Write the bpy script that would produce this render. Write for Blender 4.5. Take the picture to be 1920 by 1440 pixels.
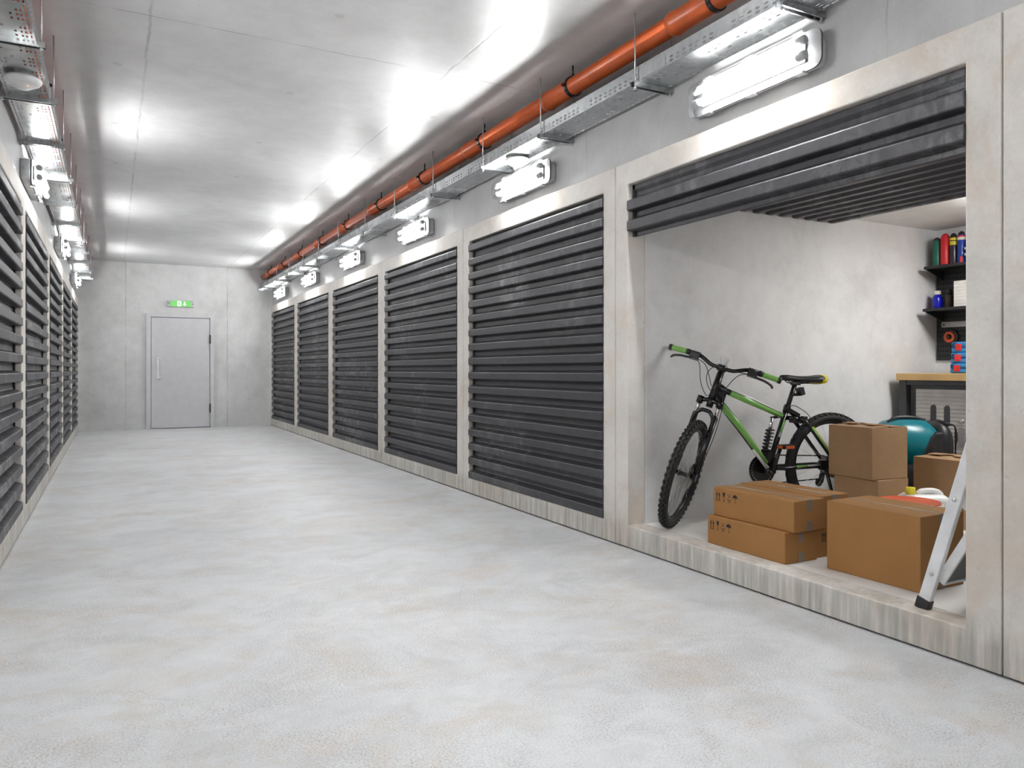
import bpy, bmesh, math, random
from mathutils import Vector, Matrix
for _o in list(bpy.data.objects): bpy.data.objects.remove(_o)
scn = bpy.context.scene
COL = scn.collection
PI = math.pi
rnd = random.Random(7)

# ------------------------------------------------------------------ camera, world, exposure
F_PX, YAW, HORIZON, EYE = 1417.59, 0.4864, 694.28, 1.095
cd = bpy.data.cameras.new('camera')
cam = bpy.data.objects.new('camera', cd); COL.objects.link(cam)
cam.location = (0, 0, EYE); cam.rotation_euler = (PI/2, 0, -YAW)
cd.sensor_fit = 'HORIZONTAL'; cd.sensor_width = 36.0
cd.lens = 36.0*F_PX/1920.0
cd.shift_y = -(720-HORIZON)/1920.0
cd.clip_start = 0.05
scn.camera = cam
world = bpy.data.worlds.new('world'); scn.world = world; world.use_nodes = True
world.node_tree.nodes['Background'].inputs[0].default_value = (0.8, 0.85, 0.9, 1)
world.node_tree.nodes['Background'].inputs[1].default_value = 0.0
scn.view_settings.view_transform = 'Standard'
scn.view_settings.look = 'None'
scn.view_settings.gamma = 1.0
scn.view_settings.use_curve_mapping = False
EXPOSURE = 1.88
scn.view_settings.exposure = EXPOSURE
scn.cycles.use_denoising = True
scn.cycles.max_bounces = 10
scn.cycles.diffuse_bounces = 6
scn.cycles.transparent_max_bounces = 12
scn.cycles.sample_clamp_indirect = 6.0
scn.cycles.caustics_reflective = False
scn.cycles.caustics_refractive = False
TUBE_POWER = 51.0          # emission of the corridor's fluorescent tubes
UNIT_LAMP = 9.5           # emission of the ceiling lamp inside the open unit
TUBE_COLOR = (1.0, 0.995, 0.99, 1)

# ------------------------------------------------------------------ room measures (metres)
WR, WL = 2.80, -0.545      # face of the precast frames, right and left
SET = 0.035                # upper walls stand back by this much
Y0, PITCH = 1.5642, 2.3404 # first seam on the right, unit spacing
YEND, YNEAR = 15.60, -4.2
HC = 3.085
FT, SILL, OPT, HALF = 2.375, 0.14, 2.237, 0.131
def seam(k): return Y0 + PITCH*k

# ------------------------------------------------------------------ helpers
class MB:
    def __init__(s): s.v = []; s.f = []; s.sm = []
    def add(s, vs, fs, smooth=False):
        b = len(s.v); s.v += [tuple(v) for v in vs]
        for f in fs: s.f.append([b+i for i in f]); s.sm.append(smooth)
        return s
    def box(s, x0, x1, y0, y1, z0, z1):
        return s.add([(x, y, z) for x in (x0, x1) for y in (y0, y1) for z in (z0, z1)],
              [(0,1,3,2),(4,6,7,5),(0,4,5,1),(2,3,7,6),(0,2,6,4),(1,5,7,3)])
    def obox(s, c, ux, uy, uz, hx, hy, hz):
        c = Vector(c); ux = Vector(ux).normalized(); uy = Vector(uy).normalized(); uz = Vector(uz).normalized()
        return s.add([c+ux*(a*hx)+uy*(b*hy)+uz*(d*hz) for a in (-1,1) for b in (-1,1) for d in (-1,1)],
              [(0,1,3,2),(4,6,7,5),(0,4,5,1),(2,3,7,6),(0,2,6,4),(1,5,7,3)])
    def prism(s, poly, fn, a, b, smooth=False):
        n = len(poly)
        vs = [fn(p, q, a) for p, q in poly]+[fn(p, q, b) for p, q in poly]
        fs = [(i, (i+1) % n, n+(i+1) % n, n+i) for i in range(n)]
        base = len(s.v); s.add(vs, fs, smooth)
        s.f += [[base+i for i in range(n)][::-1], [base+n+i for i in range(n)]]; s.sm += [False, False]
        return s
    def tube(s, pts, r, n=8, caps=True, smooth=True, closed=False):
        pts = [Vector(p) for p in pts]; m = len(pts)
        rs = r if isinstance(r, (list, tuple)) else [r]*m
        def tan(i):
            if closed: return (pts[(i+1) % m]-pts[i-1]).normalized()
            return (pts[min(i+1, m-1)]-pts[max(i-1, 0)]).normalized()
        t = tan(0); up = Vector((0,0,1)) if abs(t.z) < .9 else Vector((1,0,0))
        x = t.cross(up).normalized(); vs = []
        for i in range(m):
            t = tan(i); x = (x-t*x.dot(t)).normalized(); y = t.cross(x)
            vs += [pts[i]+(x*math.cos(2*PI*j/n)+y*math.sin(2*PI*j/n))*rs[i] for j in range(n)]
        fs = []
        for i in range(m if closed else m-1):
            k = (i+1) % m
            fs += [(i*n+j, i*n+(j+1) % n, k*n+(j+1) % n, k*n+j) for j in range(n)]
        b = len(s.v); s.add(vs, fs, smooth)
        if caps and not closed:
            s.f += [[b+j for j in range(n)][::-1], [b+(m-1)*n+j for j in range(n)]]; s.sm += [False, False]
        return s
    def lathe(s, prof, o=(0,0,0), ax=(0,0,1), n=20, smooth=True):
        o = Vector(o); ax = Vector(ax).normalized()
        up = Vector((1,0,0)) if abs(ax.x) < .9 else Vector((0,1,0))
        x = (up-ax*up.dot(ax)).normalized(); y = ax.cross(x); vs = []; m = len(prof)
        for r, hh in prof:
            vs += [o+ax*hh+(x*math.cos(2*PI*j/n)+y*math.sin(2*PI*j/n))*r for j in range(n)]
        fs = [(i*n+j, i*n+(j+1) % n, (i+1)*n+(j+1) % n, (i+1)*n+j) for i in range(m-1) for j in range(n)]
        b = len(s.v); s.add(vs, fs, smooth)
        if prof[0][0] > 1e-5: s.f.append([b+j for j in range(n)][::-1]); s.sm.append(False)
        if prof[-1][0] > 1e-5: s.f.append([b+(m-1)*n+j for j in range(n)]); s.sm.append(False)
        return s
    def xf(s, M): s.v = [tuple(M @ Vector(v)) for v in s.v]; return s
    def obj(s, name, mat=None, parent=None, bevel=0, seg=2, solid=0, recalc=True):
        me = bpy.data.meshes.new(name); me.from_pydata(s.v, [], s.f); me.update()
        me.polygons.foreach_set('use_smooth', s.sm)
        if recalc:
            bm = bmesh.new(); bm.from_mesh(me)
            bmesh.ops.remove_doubles(bm, verts=bm.verts, dist=1e-6)
            bmesh.ops.recalc_face_normals(bm, faces=bm.faces); bm.to_mesh(me); bm.free()
        o = bpy.data.objects.new(name, me); COL.objects.link(o)
        if mat: me.materials.append(mat)
        if parent: o.parent = parent
        if solid:
            md = o.modifiers.new('thick', 'SOLIDIFY'); md.thickness = solid; md.offset = 0
        if bevel:
            md = o.modifiers.new('edge', 'BEVEL'); md.width = bevel; md.segments = seg; md.limit_method = 'ANGLE'; md.angle_limit = .6
        return o

def tag(o, label, cat, group=None, kind=None):
    o['label'] = label
    if cat: o['category'] = cat
    if group: o['group'] = group
    if kind: o['kind'] = kind
    return o
def thing(name, label, cat, loc=(0,0,0), rz=0, group=None):
    o = bpy.data.objects.new(name, None); COL.objects.link(o); o.empty_display_size = .05
    o.location = loc; o.rotation_euler = (0,0,rz)
    return tag(o, label, cat, group)
def struct(o, label=None):
    o['kind'] = 'structure'
    if label: o['label'] = label
    return o
def dup(root, loc, label, group=None, rz=None):
    r = root.copy(); COL.objects.link(r); r.location = loc; r['label'] = label
    if rz is not None: r.rotation_euler = (0,0,rz)
    if group: r['group'] = group
    for ch in list(root.children):
        c = ch.copy(); COL.objects.link(c); c.parent = r
        for g in list(ch.children):
            d = g.copy(); COL.objects.link(d); d.parent = c
    return r
def arc(cx, cy, r, a0, a1, n): return [(cx+r*math.cos(a0+(a1-a0)*i/n), cy+r*math.sin(a0+(a1-a0)*i/n)) for i in range(n+1)]
def rrect(x0, x1, y0, y1, r, n=5):
    return arc(x1-r, y1-r, r, 0, PI/2, n)+arc(x0+r, y1-r, r, PI/2, PI, n)+arc(x0+r, y0+r, r, PI, 1.5*PI, n)+arc(x1-r, y0+r, r, 1.5*PI, 2*PI, n)
def loft(mb, rings, smooth=True, caps=True):
    n = len(rings[0]); b = len(mb.v); vs = [p for r in rings for p in r]
    mb.add(vs, [(i*n+j, i*n+(j+1) % n, (i+1)*n+(j+1) % n, (i+1)*n+j) for i in range(len(rings)-1) for j in range(n)], smooth)
    if caps:
        mb.f += [[b+j for j in range(n)][::-1], [b+(len(rings)-1)*n+j for j in range(n)]]; mb.sm += [False, False]
    return mb
def spline(pts, n=8):
    P = [Vector(p) for p in pts]; P = [P[0]*2-P[1]]+P+[P[-1]*2-P[-2]]; out = []
    for i in range(1, len(P)-2):
        for k in range(n):
            t = k/n; a, b, c, d = P[i-1], P[i], P[i+1], P[i+2]
            out.append(.5*((2*b)+(c-a)*t+(2*a-5*b+4*c-d)*t*t+(3*b-a-3*c+d)*t**3))
    return out+[P[-2]]

# ------------------------------------------------------------------ materials
def mat_new(name):
    m = bpy.data.materials.new(name); m.use_nodes = True
    nt = m.node_tree; b = nt.nodes['Principled BSDF']; return m, nt, b
class N:
    """short node-building helper"""
    def __init__(s, nt): s.nt = nt; s.geo = nt.nodes.new('ShaderNodeNewGeometry')
    def pos(s, sc=(1,1,1), off=(0,0,0)):
        mp = s.nt.nodes.new('ShaderNodeMapping'); mp.inputs['Scale'].default_value = sc; mp.inputs['Location'].default_value = off
        s.nt.links.new(s.geo.outputs['Position'], mp.inputs[0]); return mp.outputs[0]
    def noise(s, vec, scale, detail=5, rough=.55, dist=0):
        n = s.nt.nodes.new('ShaderNodeTexNoise'); n.inputs['Scale'].default_value = scale; n.inputs['Detail'].default_value = detail
        n.inputs['Roughness'].default_value = rough; n.inputs['Distortion'].default_value = dist
        s.nt.links.new(vec, n.inputs['Vector']); return n.outputs['Fac']
    def ramp(s, fac, stops):
        r = s.nt.nodes.new('ShaderNodeValToRGB'); e = r.color_ramp.elements
        while len(e) < len(stops): e.new(.5)
        for i, (p, c) in enumerate(stops):
            e[i].position = p; e[i].color = c if len(c) == 4 else (*c, 1)
        s.nt.links.new(fac, r.inputs[0]); return r.outputs[0]
    def rng(s, fac, a, b, c, d):
        r = s.nt.nodes.new('ShaderNodeMapRange'); r.clamp = True
        for i, v in zip((1,2,3,4), (a,b,c,d)): r.inputs[i].default_value = v
        s.nt.links.new(fac, r.inputs[0]); return r.outputs[0]
    def mix(s, fac, a, b, mode='MIX'):
        m = s.nt.nodes.new('ShaderNodeMix'); m.data_type = 'RGBA'; m.blend_type = mode
        for sock, v in ((m.inputs[0], fac), (m.inputs[6], a), (m.inputs[7], b)):
            if isinstance(v, (int, float)): sock.default_value = v
            elif isinstance(v, tuple): sock.default_value = v if len(v) == 4 else (*v, 1)
            else: s.nt.links.new(v, sock)
        return m.outputs[2]
    def math(s, op, a, b=0.0, c=0.0):
        m = s.nt.nodes.new('ShaderNodeMath'); m.operation = op
        for i, v in enumerate((a, b, c)):
            if isinstance(v, (int, float)): m.inputs[i].default_value = v
            else: s.nt.links.new(v, m.inputs[i])
        return m.outputs[0]
    def xyz(s):
        x = s.nt.nodes.new('ShaderNodeSeparateXYZ'); s.nt.links.new(s.geo.outputs['Position'], x.inputs[0]); return x.outputs
    def bump(s, hgt, strength, dist, b):
        n = s.nt.nodes.new('ShaderNodeBump'); n.inputs['Strength'].default_value = strength; n.inputs['Distance'].default_value = dist
        s.nt.links.new(hgt, n.inputs['Height']); s.nt.links.new(n.outputs[0], b.inputs['Normal'])
def plain(name, col, rough=.5, metal=0, spec=.5, coat=0, vary=.06):
    m, nt, b = mat_new(name); n = N(nt)
    f = n.noise(n.pos(), 9, 4)
    c2 = tuple(max(0, v*(1-vary*2)) for v in col); c3 = tuple(min(1, v*(1+vary*2)) for v in col)
    nt.links.new(n.ramp(f, [(.3, c2), (.7, c3)]), b.inputs['Base Color'])
    b.inputs['Roughness'].default_value = rough; b.inputs['Metallic'].default_value = metal
    b.inputs['Specular IOR Level'].default_value = spec; b.inputs['Coat Weight'].default_value = coat
    return m
def emit(name, col, power):
    m = bpy.data.materials.new(name); m.use_nodes = True; nt = m.node_tree; nt.nodes.clear()
    e = nt.nodes.new('ShaderNodeEmission'); e.inputs[0].default_value = col; e.inputs[1].default_value = power
    o = nt.nodes.new('ShaderNodeOutputMaterial'); nt.links.new(e.outputs[0], o.inputs[0]); return m
def clear(name, tint=(.97,.98,.98,1), gloss=.06, rough=.05):
    m = bpy.data.materials.new(name); m.use_nodes = True; nt = m.node_tree; nt.nodes.clear()
    t = nt.nodes.new('ShaderNodeBsdfTransparent'); t.inputs[0].default_value = tint
    g = nt.nodes.new('ShaderNodeBsdfGlossy'); g.inputs['Roughness'].default_value = rough
    lw = nt.nodes.new('ShaderNodeLayerWeight'); lw.inputs[0].default_value = .35
    mr = nt.nodes.new('ShaderNodeMapRange'); mr.inputs[3].default_value = gloss*.5; mr.inputs[4].default_value = .22
    nt.links.new(lw.outputs['Facing'], mr.inputs[0])
    mx = nt.nodes.new('ShaderNodeMixShader'); nt.links.new(mr.outputs[0], mx.inputs[0])
    nt.links.new(t.outputs[0], mx.inputs[1]); nt.links.new(g.outputs[0], mx.inputs[2])
    o = nt.nodes.new('ShaderNodeOutputMaterial'); nt.links.new(mx.outputs[0], o.inputs[0]); return m

def concrete(name, lo, mid, hi, rough=(.45,.7), scale=1.0, spec=.4, bump=.15, streak=0, stain=None, stain_amt=.5, joints=None, pits=.5, plinth=0):
    m, nt, b = mat_new(name); n = N(nt)
    big = n.noise(n.pos(), .9*scale, 6, .6, .4)
    med = n.noise(n.pos(), 5*scale, 6, .65, .2)
    fine = n.noise(n.pos(), 60*scale, 3, .6)
    f = n.math('ADD', n.math('MULTIPLY', big, .55), n.math('ADD', n.math('MULTIPLY', med, .33), n.math('MULTIPLY', fine, .12)))
    col = n.ramp(f, [(.34, lo), (.5, mid), (.66, hi)])
    if streak:
        sv = n.noise(n.pos((9,9,.7)), 3.2, 5, .6)
        col = n.mix(n.rng(sv, .44, .72, 0, streak), col, tuple(v*.62 for v in lo))
    if stain:
        sf = n.noise(n.pos((1,1,1), (3.1,7.7,1.3)), 1.6*scale, 6, .68, .8)
        col = n.mix(n.rng(sf, .51, .70, 0, stain_amt), col, stain)
    if plinth:   # vertical dirt runs on the low sill beam
        z = n.xyz()[2]
        sv = n.noise(n.pos((9,9,.55)), 3.4, 5, .62); edge = n.noise(n.pos((5,5,1)), 2.0, 4, .6)
        k = n.rng(n.math('ADD', z, n.math('MULTIPLY', n.math('SUBTRACT', edge, .5), .16)), .10, .20, 1, 0)
        run = n.rng(sv, .36, .66, .05, 1)
        col = n.mix(n.math('MULTIPLY', n.math('MULTIPLY', k, run), plinth), col, (.33,.33,.295))
    pf = n.noise(n.pos((1,1,1), (5,2,9)), 24*scale, 2, .5)
    col = n.mix(n.rng(pf, .70, .78, 0, pits), col, tuple(v*.55 for v in lo))
    hgt = n.math('ADD', n.math('MULTIPLY', med, .6), n.math('MULTIPLY', fine, .35))
    if joints:
        xs = n.xyz(); wob = n.noise(n.pos(), 7, 4)
        for axis, start, step, width, lo_, hi_ in joints:
            c = n.math('ADD', xs[axis], n.math('MULTIPLY', n.math('SUBTRACT', wob, .5), .03))
            fr = n.math('SUBTRACT', n.math('FRACT', n.math('ADD', n.math('DIVIDE', n.math('SUBTRACT', c, start), step), 100.5)), .5)
            d = n.math('MULTIPLY', n.math('ABSOLUTE', fr), step)
            brk = n.rng(n.noise(n.pos((1,1,1), (axis*3, 1, 4)), 3.0, 4), .38, .6, .15, 1)
            k = n.math('MULTIPLY', n.rng(d, width*.3, width, 1, 0), brk)
            col = n.mix(n.math('MULTIPLY', k, .55), col, tuple(v*.45 for v in lo))
            hgt = n.math('SUBTRACT', hgt, n.math('MULTIPLY', k, 1.2))
    nt.links.new(col, b.inputs['Base Color'])
    nt.links.new(n.rng(med, .3, .7, rough[0], rough[1]), b.inputs['Roughness'])
    b.inputs['Specular IOR Level'].default_value = spec
    n.bump(hgt, bump, .01, b)
    return m

M = {}
M['frame'] = concrete('precast_concrete', (.53,.50,.465), (.69,.66,.62), (.79,.768,.735), (.5,.75), 1.1, .3, .08, 0, (.60,.48,.38), .62, pits=.35, plinth=.85)
M['wall'] = concrete('cast_concrete_wall', (.42,.424,.428), (.52,.523,.527), (.60,.603,.607), (.34,.56), 1.0, .4, .10, .06, None, joints=[(1, 4.28, 2.24, .008, 0, 1)], pits=.4)
M['end'] = concrete('cast_concrete_far_wall', (.45,.455,.452), (.585,.588,.586), (.69,.692,.692), (.45,.7), 1.0, .35, .08, .05, None, joints=[(0, .22, 1.76, .012, 0, 1)], pits=.35)
M['unit'] = concrete('painted_unit_wall', (.58,.58,.583), (.72,.72,.723), (.80,.80,.802), (.5,.7), 1.3, .3, .05, 0, (.52,.51,.50), .32, pits=.3)
M['sidewall'] = concrete('darkened_unit_wall', (.22,.22,.22), (.28,.28,.28), (.33,.33,.33), (.5,.7), 1.0, .3, .05)  # darkened on purpose, so less light bounces onto the cartons' near sides
M['unitfloor'] = concrete('unit_floor_concrete', (.60,.59,.575), (.71,.70,.685), (.77,.76,.75), (.4,.65), 1.2, .4, .08, 0, (.50,.42,.35), .3)

def ceiling_mat():
    m = concrete('glossy_ceiling_concrete', (.45,.448,.45), (.54,.54,.545), (.63,.63,.635), (.34,.46), 1.0, .95, .09, 0, (.50,.46,.44), .25,
                 joints=[(0, .19, 1.79, .012, 0, 1), (1, 4.7, 5.6, .010, 0, 1)], pits=.0)
    nt = m.node_tree; b = nt.nodes['Principled BSDF']; n = N(nt)
    st = n.noise(n.pos((1, 5, 1)), 3.0, 7, .7, .6)       # trowel streaks change the gloss
    bl = n.noise(n.pos((1, 1, 1), (3, 8, 1)), 1.1, 5, .6)
    rg = n.math('ADD', n.rng(st, .32, .68, .33, .46), n.rng(bl, .35, .65, -.05, .08))
    nt.links.new(rg, b.inputs['Roughness'])
    xs = n.xyz()                                          # round filled tie holes in rows
    fy = n.math('MULTIPLY', n.math('SUBTRACT', n.math('FRACT', n.math('ADD', n.math('DIVIDE', n.math('SUBTRACT', xs[1], 4.21), 1.33), 100.5)), .5), 1.33)
    fx = n.math('MULTIPLY', n.math('SUBTRACT', n.math('FRACT', n.math('ADD', n.math('DIVIDE', n.math('SUBTRACT', xs[0], 1.13), 1.10), 100.5)), .5), 1.10)
    dd = n.math('SQRT', n.math('ADD', n.math('MULTIPLY', fx, fx), n.math('MULTIPLY', fy, fy)))
    k = n.math('MULTIPLY', n.rng(dd, .024, .032, 1, 0), .35)
    old = b.inputs['Base Color'].links[0].from_socket
    nt.links.new(n.mix(k, old, (.25,.25,.26)), b.inputs['Base Color'])
    return m
M['ceiling'] = ceiling_mat()
def floor_mat():
    m, nt, b = mat_new('pale_floor_screed'); n = N(nt)
    a = n.noise(n.pos((1, 1.25, 1)), 1.3, 8, .66, 1.0)
    c = n.noise(n.pos((1, 1.3, 1), (4, 1, 0)), 5.5, 7, .68, .8)
    grain = n.noise(n.pos((1, 1.3, 1)), 125, 1, .5)
    fine = n.noise(n.pos((1, 1.3, 1), (1, 5, 2)), 190, 2, .6)
    f = n.math('ADD', n.math('MULTIPLY', a, .5), n.math('MULTIPLY', c, .5))
    col = n.ramp(f, [(.36, (.47,.478,.49)), (.48, (.55,.562,.578)), (.60, (.61,.625,.645))])
    w = n.noise(n.pos((1, 1.2, 1), (2.7, 9.3, 0)), 1.7, 9, .72, 1.2)
    w2 = n.noise(n.pos((1, 1.1, 1), (6.1, 2.2, 0)), 4.2, 7, .7, .8)
    g = n.noise(n.pos((1, 1.2, 1), (8.7, 3.3, 0)), 2.2, 8, .7, 1.0)
    spk = n.rng(grain, .46, .62, 0, 1)                      # exposed sand grains
    area = n.rng(g, .42, .60, .25, 1)
    col = n.mix(n.math('MULTIPLY', n.rng(w, .50, .66, 0, .55), n.rng(w2, .38, .60, .25, 1)), col, (.50,.44,.37))
    col = n.mix(n.math('MULTIPLY', n.rng(g, .52, .66, 0, .35), n.rng(w2, .40, .62, .3, 1)), col, (.40,.405,.41))
    col = n.mix(n.math('MULTIPLY', n.math('MULTIPLY', spk, area), .62), col, n.mix(n.rng(w, .45, .6, 0, 1), (.30,.29,.285), (.33,.25,.17)))
    col = n.mix(n.rng(fine, .46, .32, 0, .45), col, (.80,.81,.825))
    nt.links.new(col, b.inputs['Base Color'])
    nt.links.new(n.rng(c, .3, .7, .40, .56), b.inputs['Roughness'])
    b.inputs['Specular IOR Level'].default_value = .5
    n.bump(n.math('SUBTRACT', fine, n.math('MULTIPLY', spk, .5)), .16, .004, b)
    return m
M['floor'] = floor_mat()
def shutter_mat():
    m, nt, b = mat_new('dark_grey_shutter_steel'); n = N(nt)
    big = n.noise(n.pos((1,1,1)), 1.3, 5, .6, .6)
    med = n.noise(n.pos((1,1,.6)), 14, 6, .7, .4)
    mask = n.math('MULTIPLY', n.rng(big, .50, .66, 0, 1), n.rng(med, .42, .62, 0, 1))
    col = n.ramp(med, [(.3, (.047,.046,.052)), (.7, (.064,.063,.070))])
    col = n.mix(n.math('MULTIPLY', mask, .75), col, (.17,.175,.185))
    nt.links.new(col, b.inputs['Base Color'])
    nt.links.new(n.rng(mask, 0, 1, .46, .18), b.inputs['Roughness'])
    b.inputs['Metallic'].default_value = .15
    b.inputs['Specular IOR Level'].default_value = .5
    n.bump(med, .03, .004, b)
    return m
M['shutter'] = shutter_mat()
M['rail'] = plain('satin_black', (.03,.03,.034), .45)  # near-black of the shutter edge strips, vent slots and levers
def galv():
    m, nt, b = mat_new('galvanised_steel'); n = N(nt)
    f = n.noise(n.pos(), 22, 4, .6); f2 = n.noise(n.pos(), 3, 3)
    nt.links.new(n.ramp(f, [(.3, (.42,.435,.445)), (.7, (.56,.575,.585))]), b.inputs['Base Color'])
    nt.links.new(n.rng(f2, .3, .7, .20, .30), b.inputs['Roughness']); b.inputs['Metallic'].default_value = 1.0
    return m
M['galv'] = galv()
M['orange'] = plain('orange_pvc', (.47,.088,.020), .32, vary=.05)
M['orange_lip'] = plain('dark_orange_pvc', (.42,.075,.015), .35)
M['black'] = plain('black_plastic', (.018,.018,.02), .42)
M['blackm'] = plain('black_gloss_paint', (.012,.012,.014), .25)
M['rubber'] = plain('black_rubber', (.014,.014,.015), .72, vary=.15)
M['lampbase'] = plain('grey_lamp_plastic', (.50,.51,.52), .45)
M['tray_white'] = plain('white_reflector', (.40,.40,.39), .45)
M['socket'] = plain('grey_lampholder', (.42,.43,.44), .5)
M['gasket'] = plain('dark_grey_gasket', (.10,.10,.105), .5)
M['cover'] = clear('clear_polycarbonate')
M['tube'] = emit('fluorescent_tube', TUBE_COLOR, TUBE_POWER)
M['unitlamp'] = emit('unit_lamp_diffuser', (1,.985,.96,1), UNIT_LAMP)
M['whiteplastic'] = plain('white_plastic', (.78,.78,.78), .35)
M['door'] = plain('grey_door_paint', (.55,.55,.575), .38, vary=.02)
M['doorframe'] = plain('grey_door_frame_paint', (.57,.57,.59), .4, vary=.02)
M['steel'] = plain('satin_steel', (.62,.62,.63), .28, .9)
M['chrome'] = plain('bright_chrome', (.75,.75,.76), .15, 1)
M['led'] = emit('red_led', (1,.12,.05,1), 1.2)
M['signgreen'] = emit('lit_sign_green', (.26,.74,.22,1), .28)
M['signwhite'] = emit('lit_sign_white', (.93,1,.93,1), .30)
def card(name, col, vary=.05):
    m, nt, b = mat_new(name); n = N(nt)
    f = n.noise(n.pos((1,1,6)), 30, 3); g = n.noise(n.pos(), 6, 4)
    c = n.mix(.5, n.ramp(f, [(.3, tuple(v*(1-vary) for v in col)), (.7, tuple(v*(1+vary) for v in col))]),
              n.ramp(g, [(.3, tuple(v*(1-vary*1.6) for v in col)), (.7, tuple(v*(1+vary*1.6) for v in col))]))
    nt.links.new(c, b.inputs['Base Color']); b.inputs['Roughness'].default_value = .72; b.inputs['Specular IOR Level'].default_value = .25
    return m
M['card'] = card('brown_cardboard', (.345,.172,.060))
M['kraft'] = card('dull_kraft_cardboard', (.35,.215,.115), .10)
M['tape'] = plain('clear_brown_tape', (.42,.27,.15), .18)
M['tape_end'] = plain('grey_tape_patch', (.23,.195,.165), .3)
M['seamline'] = plain('pale_card_edge', (.55,.47,.40), .6)
M['ink'] = plain('black_print_ink', (.012,.011,.01), .7)
M['alu'] = plain('white_ladder_paint', (.72,.73,.75), .35)
M['tread'] = plain('grey_ladder_tread', (.16,.17,.18), .6)
M['teal'] = plain('teal_plastic', (.005,.17,.215), .28, vary=.04)
M['green'] = plain('green_bike_paint', (.22,.50,.12), .3, vary=.03)
M['white'] = plain('white_bike_paint', (.78,.78,.78), .3, vary=.02)
M['gripgreen'] = plain('green_grip_rubber', (.21,.46,.10), .55)
M['yellow'] = plain('yellow_plastic', (.72,.62,.03), .4)
M['red'] = plain('red_plastic', (.62,.02,.025), .4)
M['redorange'] = plain('red_orange_plastic', (.70,.10,.03), .38)
M['greencan'] = plain('dark_green_can', (.01,.13,.09), .4)
M['navy'] = plain('blue_can', (.015,.05,.33), .35)
M['darkcan'] = plain('charcoal_can', (.03,.026,.04), .3)
M['cobalt'] = plain('cobalt_bottle', (.005,.01,.42), .25)
M['brown'] = plain('brown_bottle', (.05,.03,.018), .4)
M['cream'] = plain('cream_label', (.75,.70,.60), .5)
M['cyanblue'] = plain('blue_case_plastic', (.03,.22,.50), .4)
M['cyandark'] = plain('dark_blue_case_plastic', (.015,.10,.26), .5)
M['wood'] = plain('beech_worktop', (.62,.40,.16), .45)
M['benchsteel'] = plain('charcoal_bench_steel', (.045,.047,.052), .45)
M['louvre'] = plain('light_grey_cabinet_panel', (.50,.465,.44), .5)
M['peg'] = plain('black_pegboard', (.022,.022,.024), .55)
M['slot'] = plain('pegboard_slot_black', (.004,.004,.004), .8)
M['ruler'] = plain('grey_steel_ruler', (.42,.40,.40), .35, .5)
M['paper'] = plain('white_card_stock', (.74,.72,.69), .6)
M['jerry'] = plain('milky_white_plastic', (.80,.80,.79), .35)
M['amber'] = plain('orange_reflector', (.55,.10,.03), .3)
M['rotor'] = plain('brushed_rotor_steel', (.45,.42,.38), .3, .9)
M['clearlamp'] = plain('clear_lamp_lens', (.68,.69,.70), .12)
M['seamdark'] = plain('dark_joint_filler', (.03,.03,.03), .9)

# ------------------------------------------------------------------ the setting
def side_x(side, q):  # q = depth into the wall from the frame face
    return WR+q if side > 0 else WL-q
def sbox(mb, side, q0, q1, y0, y1, z0, z1):
    a, b = side_x(side, q0), side_x(side, q1)
    return mb.box(min(a,b), max(a,b), y0, y1, z0, z1)
struct(MB().box(WL-.6, WR+.12, YNEAR-.2, YEND+.2, -.15, 0).obj('floor', M['floor']), 'pale screed floor of the corridor')
struct(MB().box(WL-.3, WR+.3, YNEAR-.2, YEND+.2, HC, HC+.15).obj('ceiling', M['ceiling']), 'glossy grey concrete ceiling of the corridor')
struct(MB().box(WL-.3, WR+.3, YEND, YEND+.2, 0, HC).obj('wall_end', M['end']), 'grey concrete wall closing the far end of the corridor')
struct(MB().box(WL-.3, WR+.3, YNEAR-.2, YNEAR, 0, HC).obj('wall_near', M['end']))
for side, nm in ((1, 'right'), (-1, 'left')):
    w = MB()
    sbox(w, side, SET, SET+.2, YNEAR, YEND, OPT+.06, HC)
    if side > 0:
        sbox(w, side, .13, .33, YNEAR, seam(0)+.09, 0, OPT+.06)
        sbox(w, side, .13, .33, seam(1)-.09, YEND, 0, OPT+.06)
    else:
        sbox(w, side, .13, .33, YNEAR, YEND, 0, OPT+.06)
    struct(w.obj('wall_'+nm, M['wall']), 'bare concrete wall above the '+nm+' row of frames')
# precast frames around each unit
def frame_mesh(side, k):
    a, b = seam(k)+.0025, seam(k+1)-.0025
    b = min(b, YEND-.002)
    mb = MB(); vs = []
    for q in (0, .13):
        x = side_x(side, q)
        for (ya, yb, za, zb) in ((a, b, .007, FT), (seam(k)+HALF, seam(k+1)-HALF, SILL, OPT)):
            vs += [(x, ya, za), (x, yb, za), (x, yb, zb), (x, ya, zb)]
    fs = []
    for base in (0, 8):
        for i in range(4):
            j = (i+1) % 4; fs.append((base+i, base+j, base+4+j, base+4+i))
    for base in (0, 4):
        for i in range(4):
            j = (i+1) % 4; fs.append((base+i, base+j, base+8+j, base+8+i))
    return mb.add(vs, fs)
NTRIM = 0
for side in (1, -1):
    for k in range(-2, 6):
        NTRIM += 1
        o = frame_mesh(side, k).obj('trim_%d' % NTRIM, M['frame'], bevel=.006, seg=2)
        struct(o, 'pale precast concrete frame around a storage unit')
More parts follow.
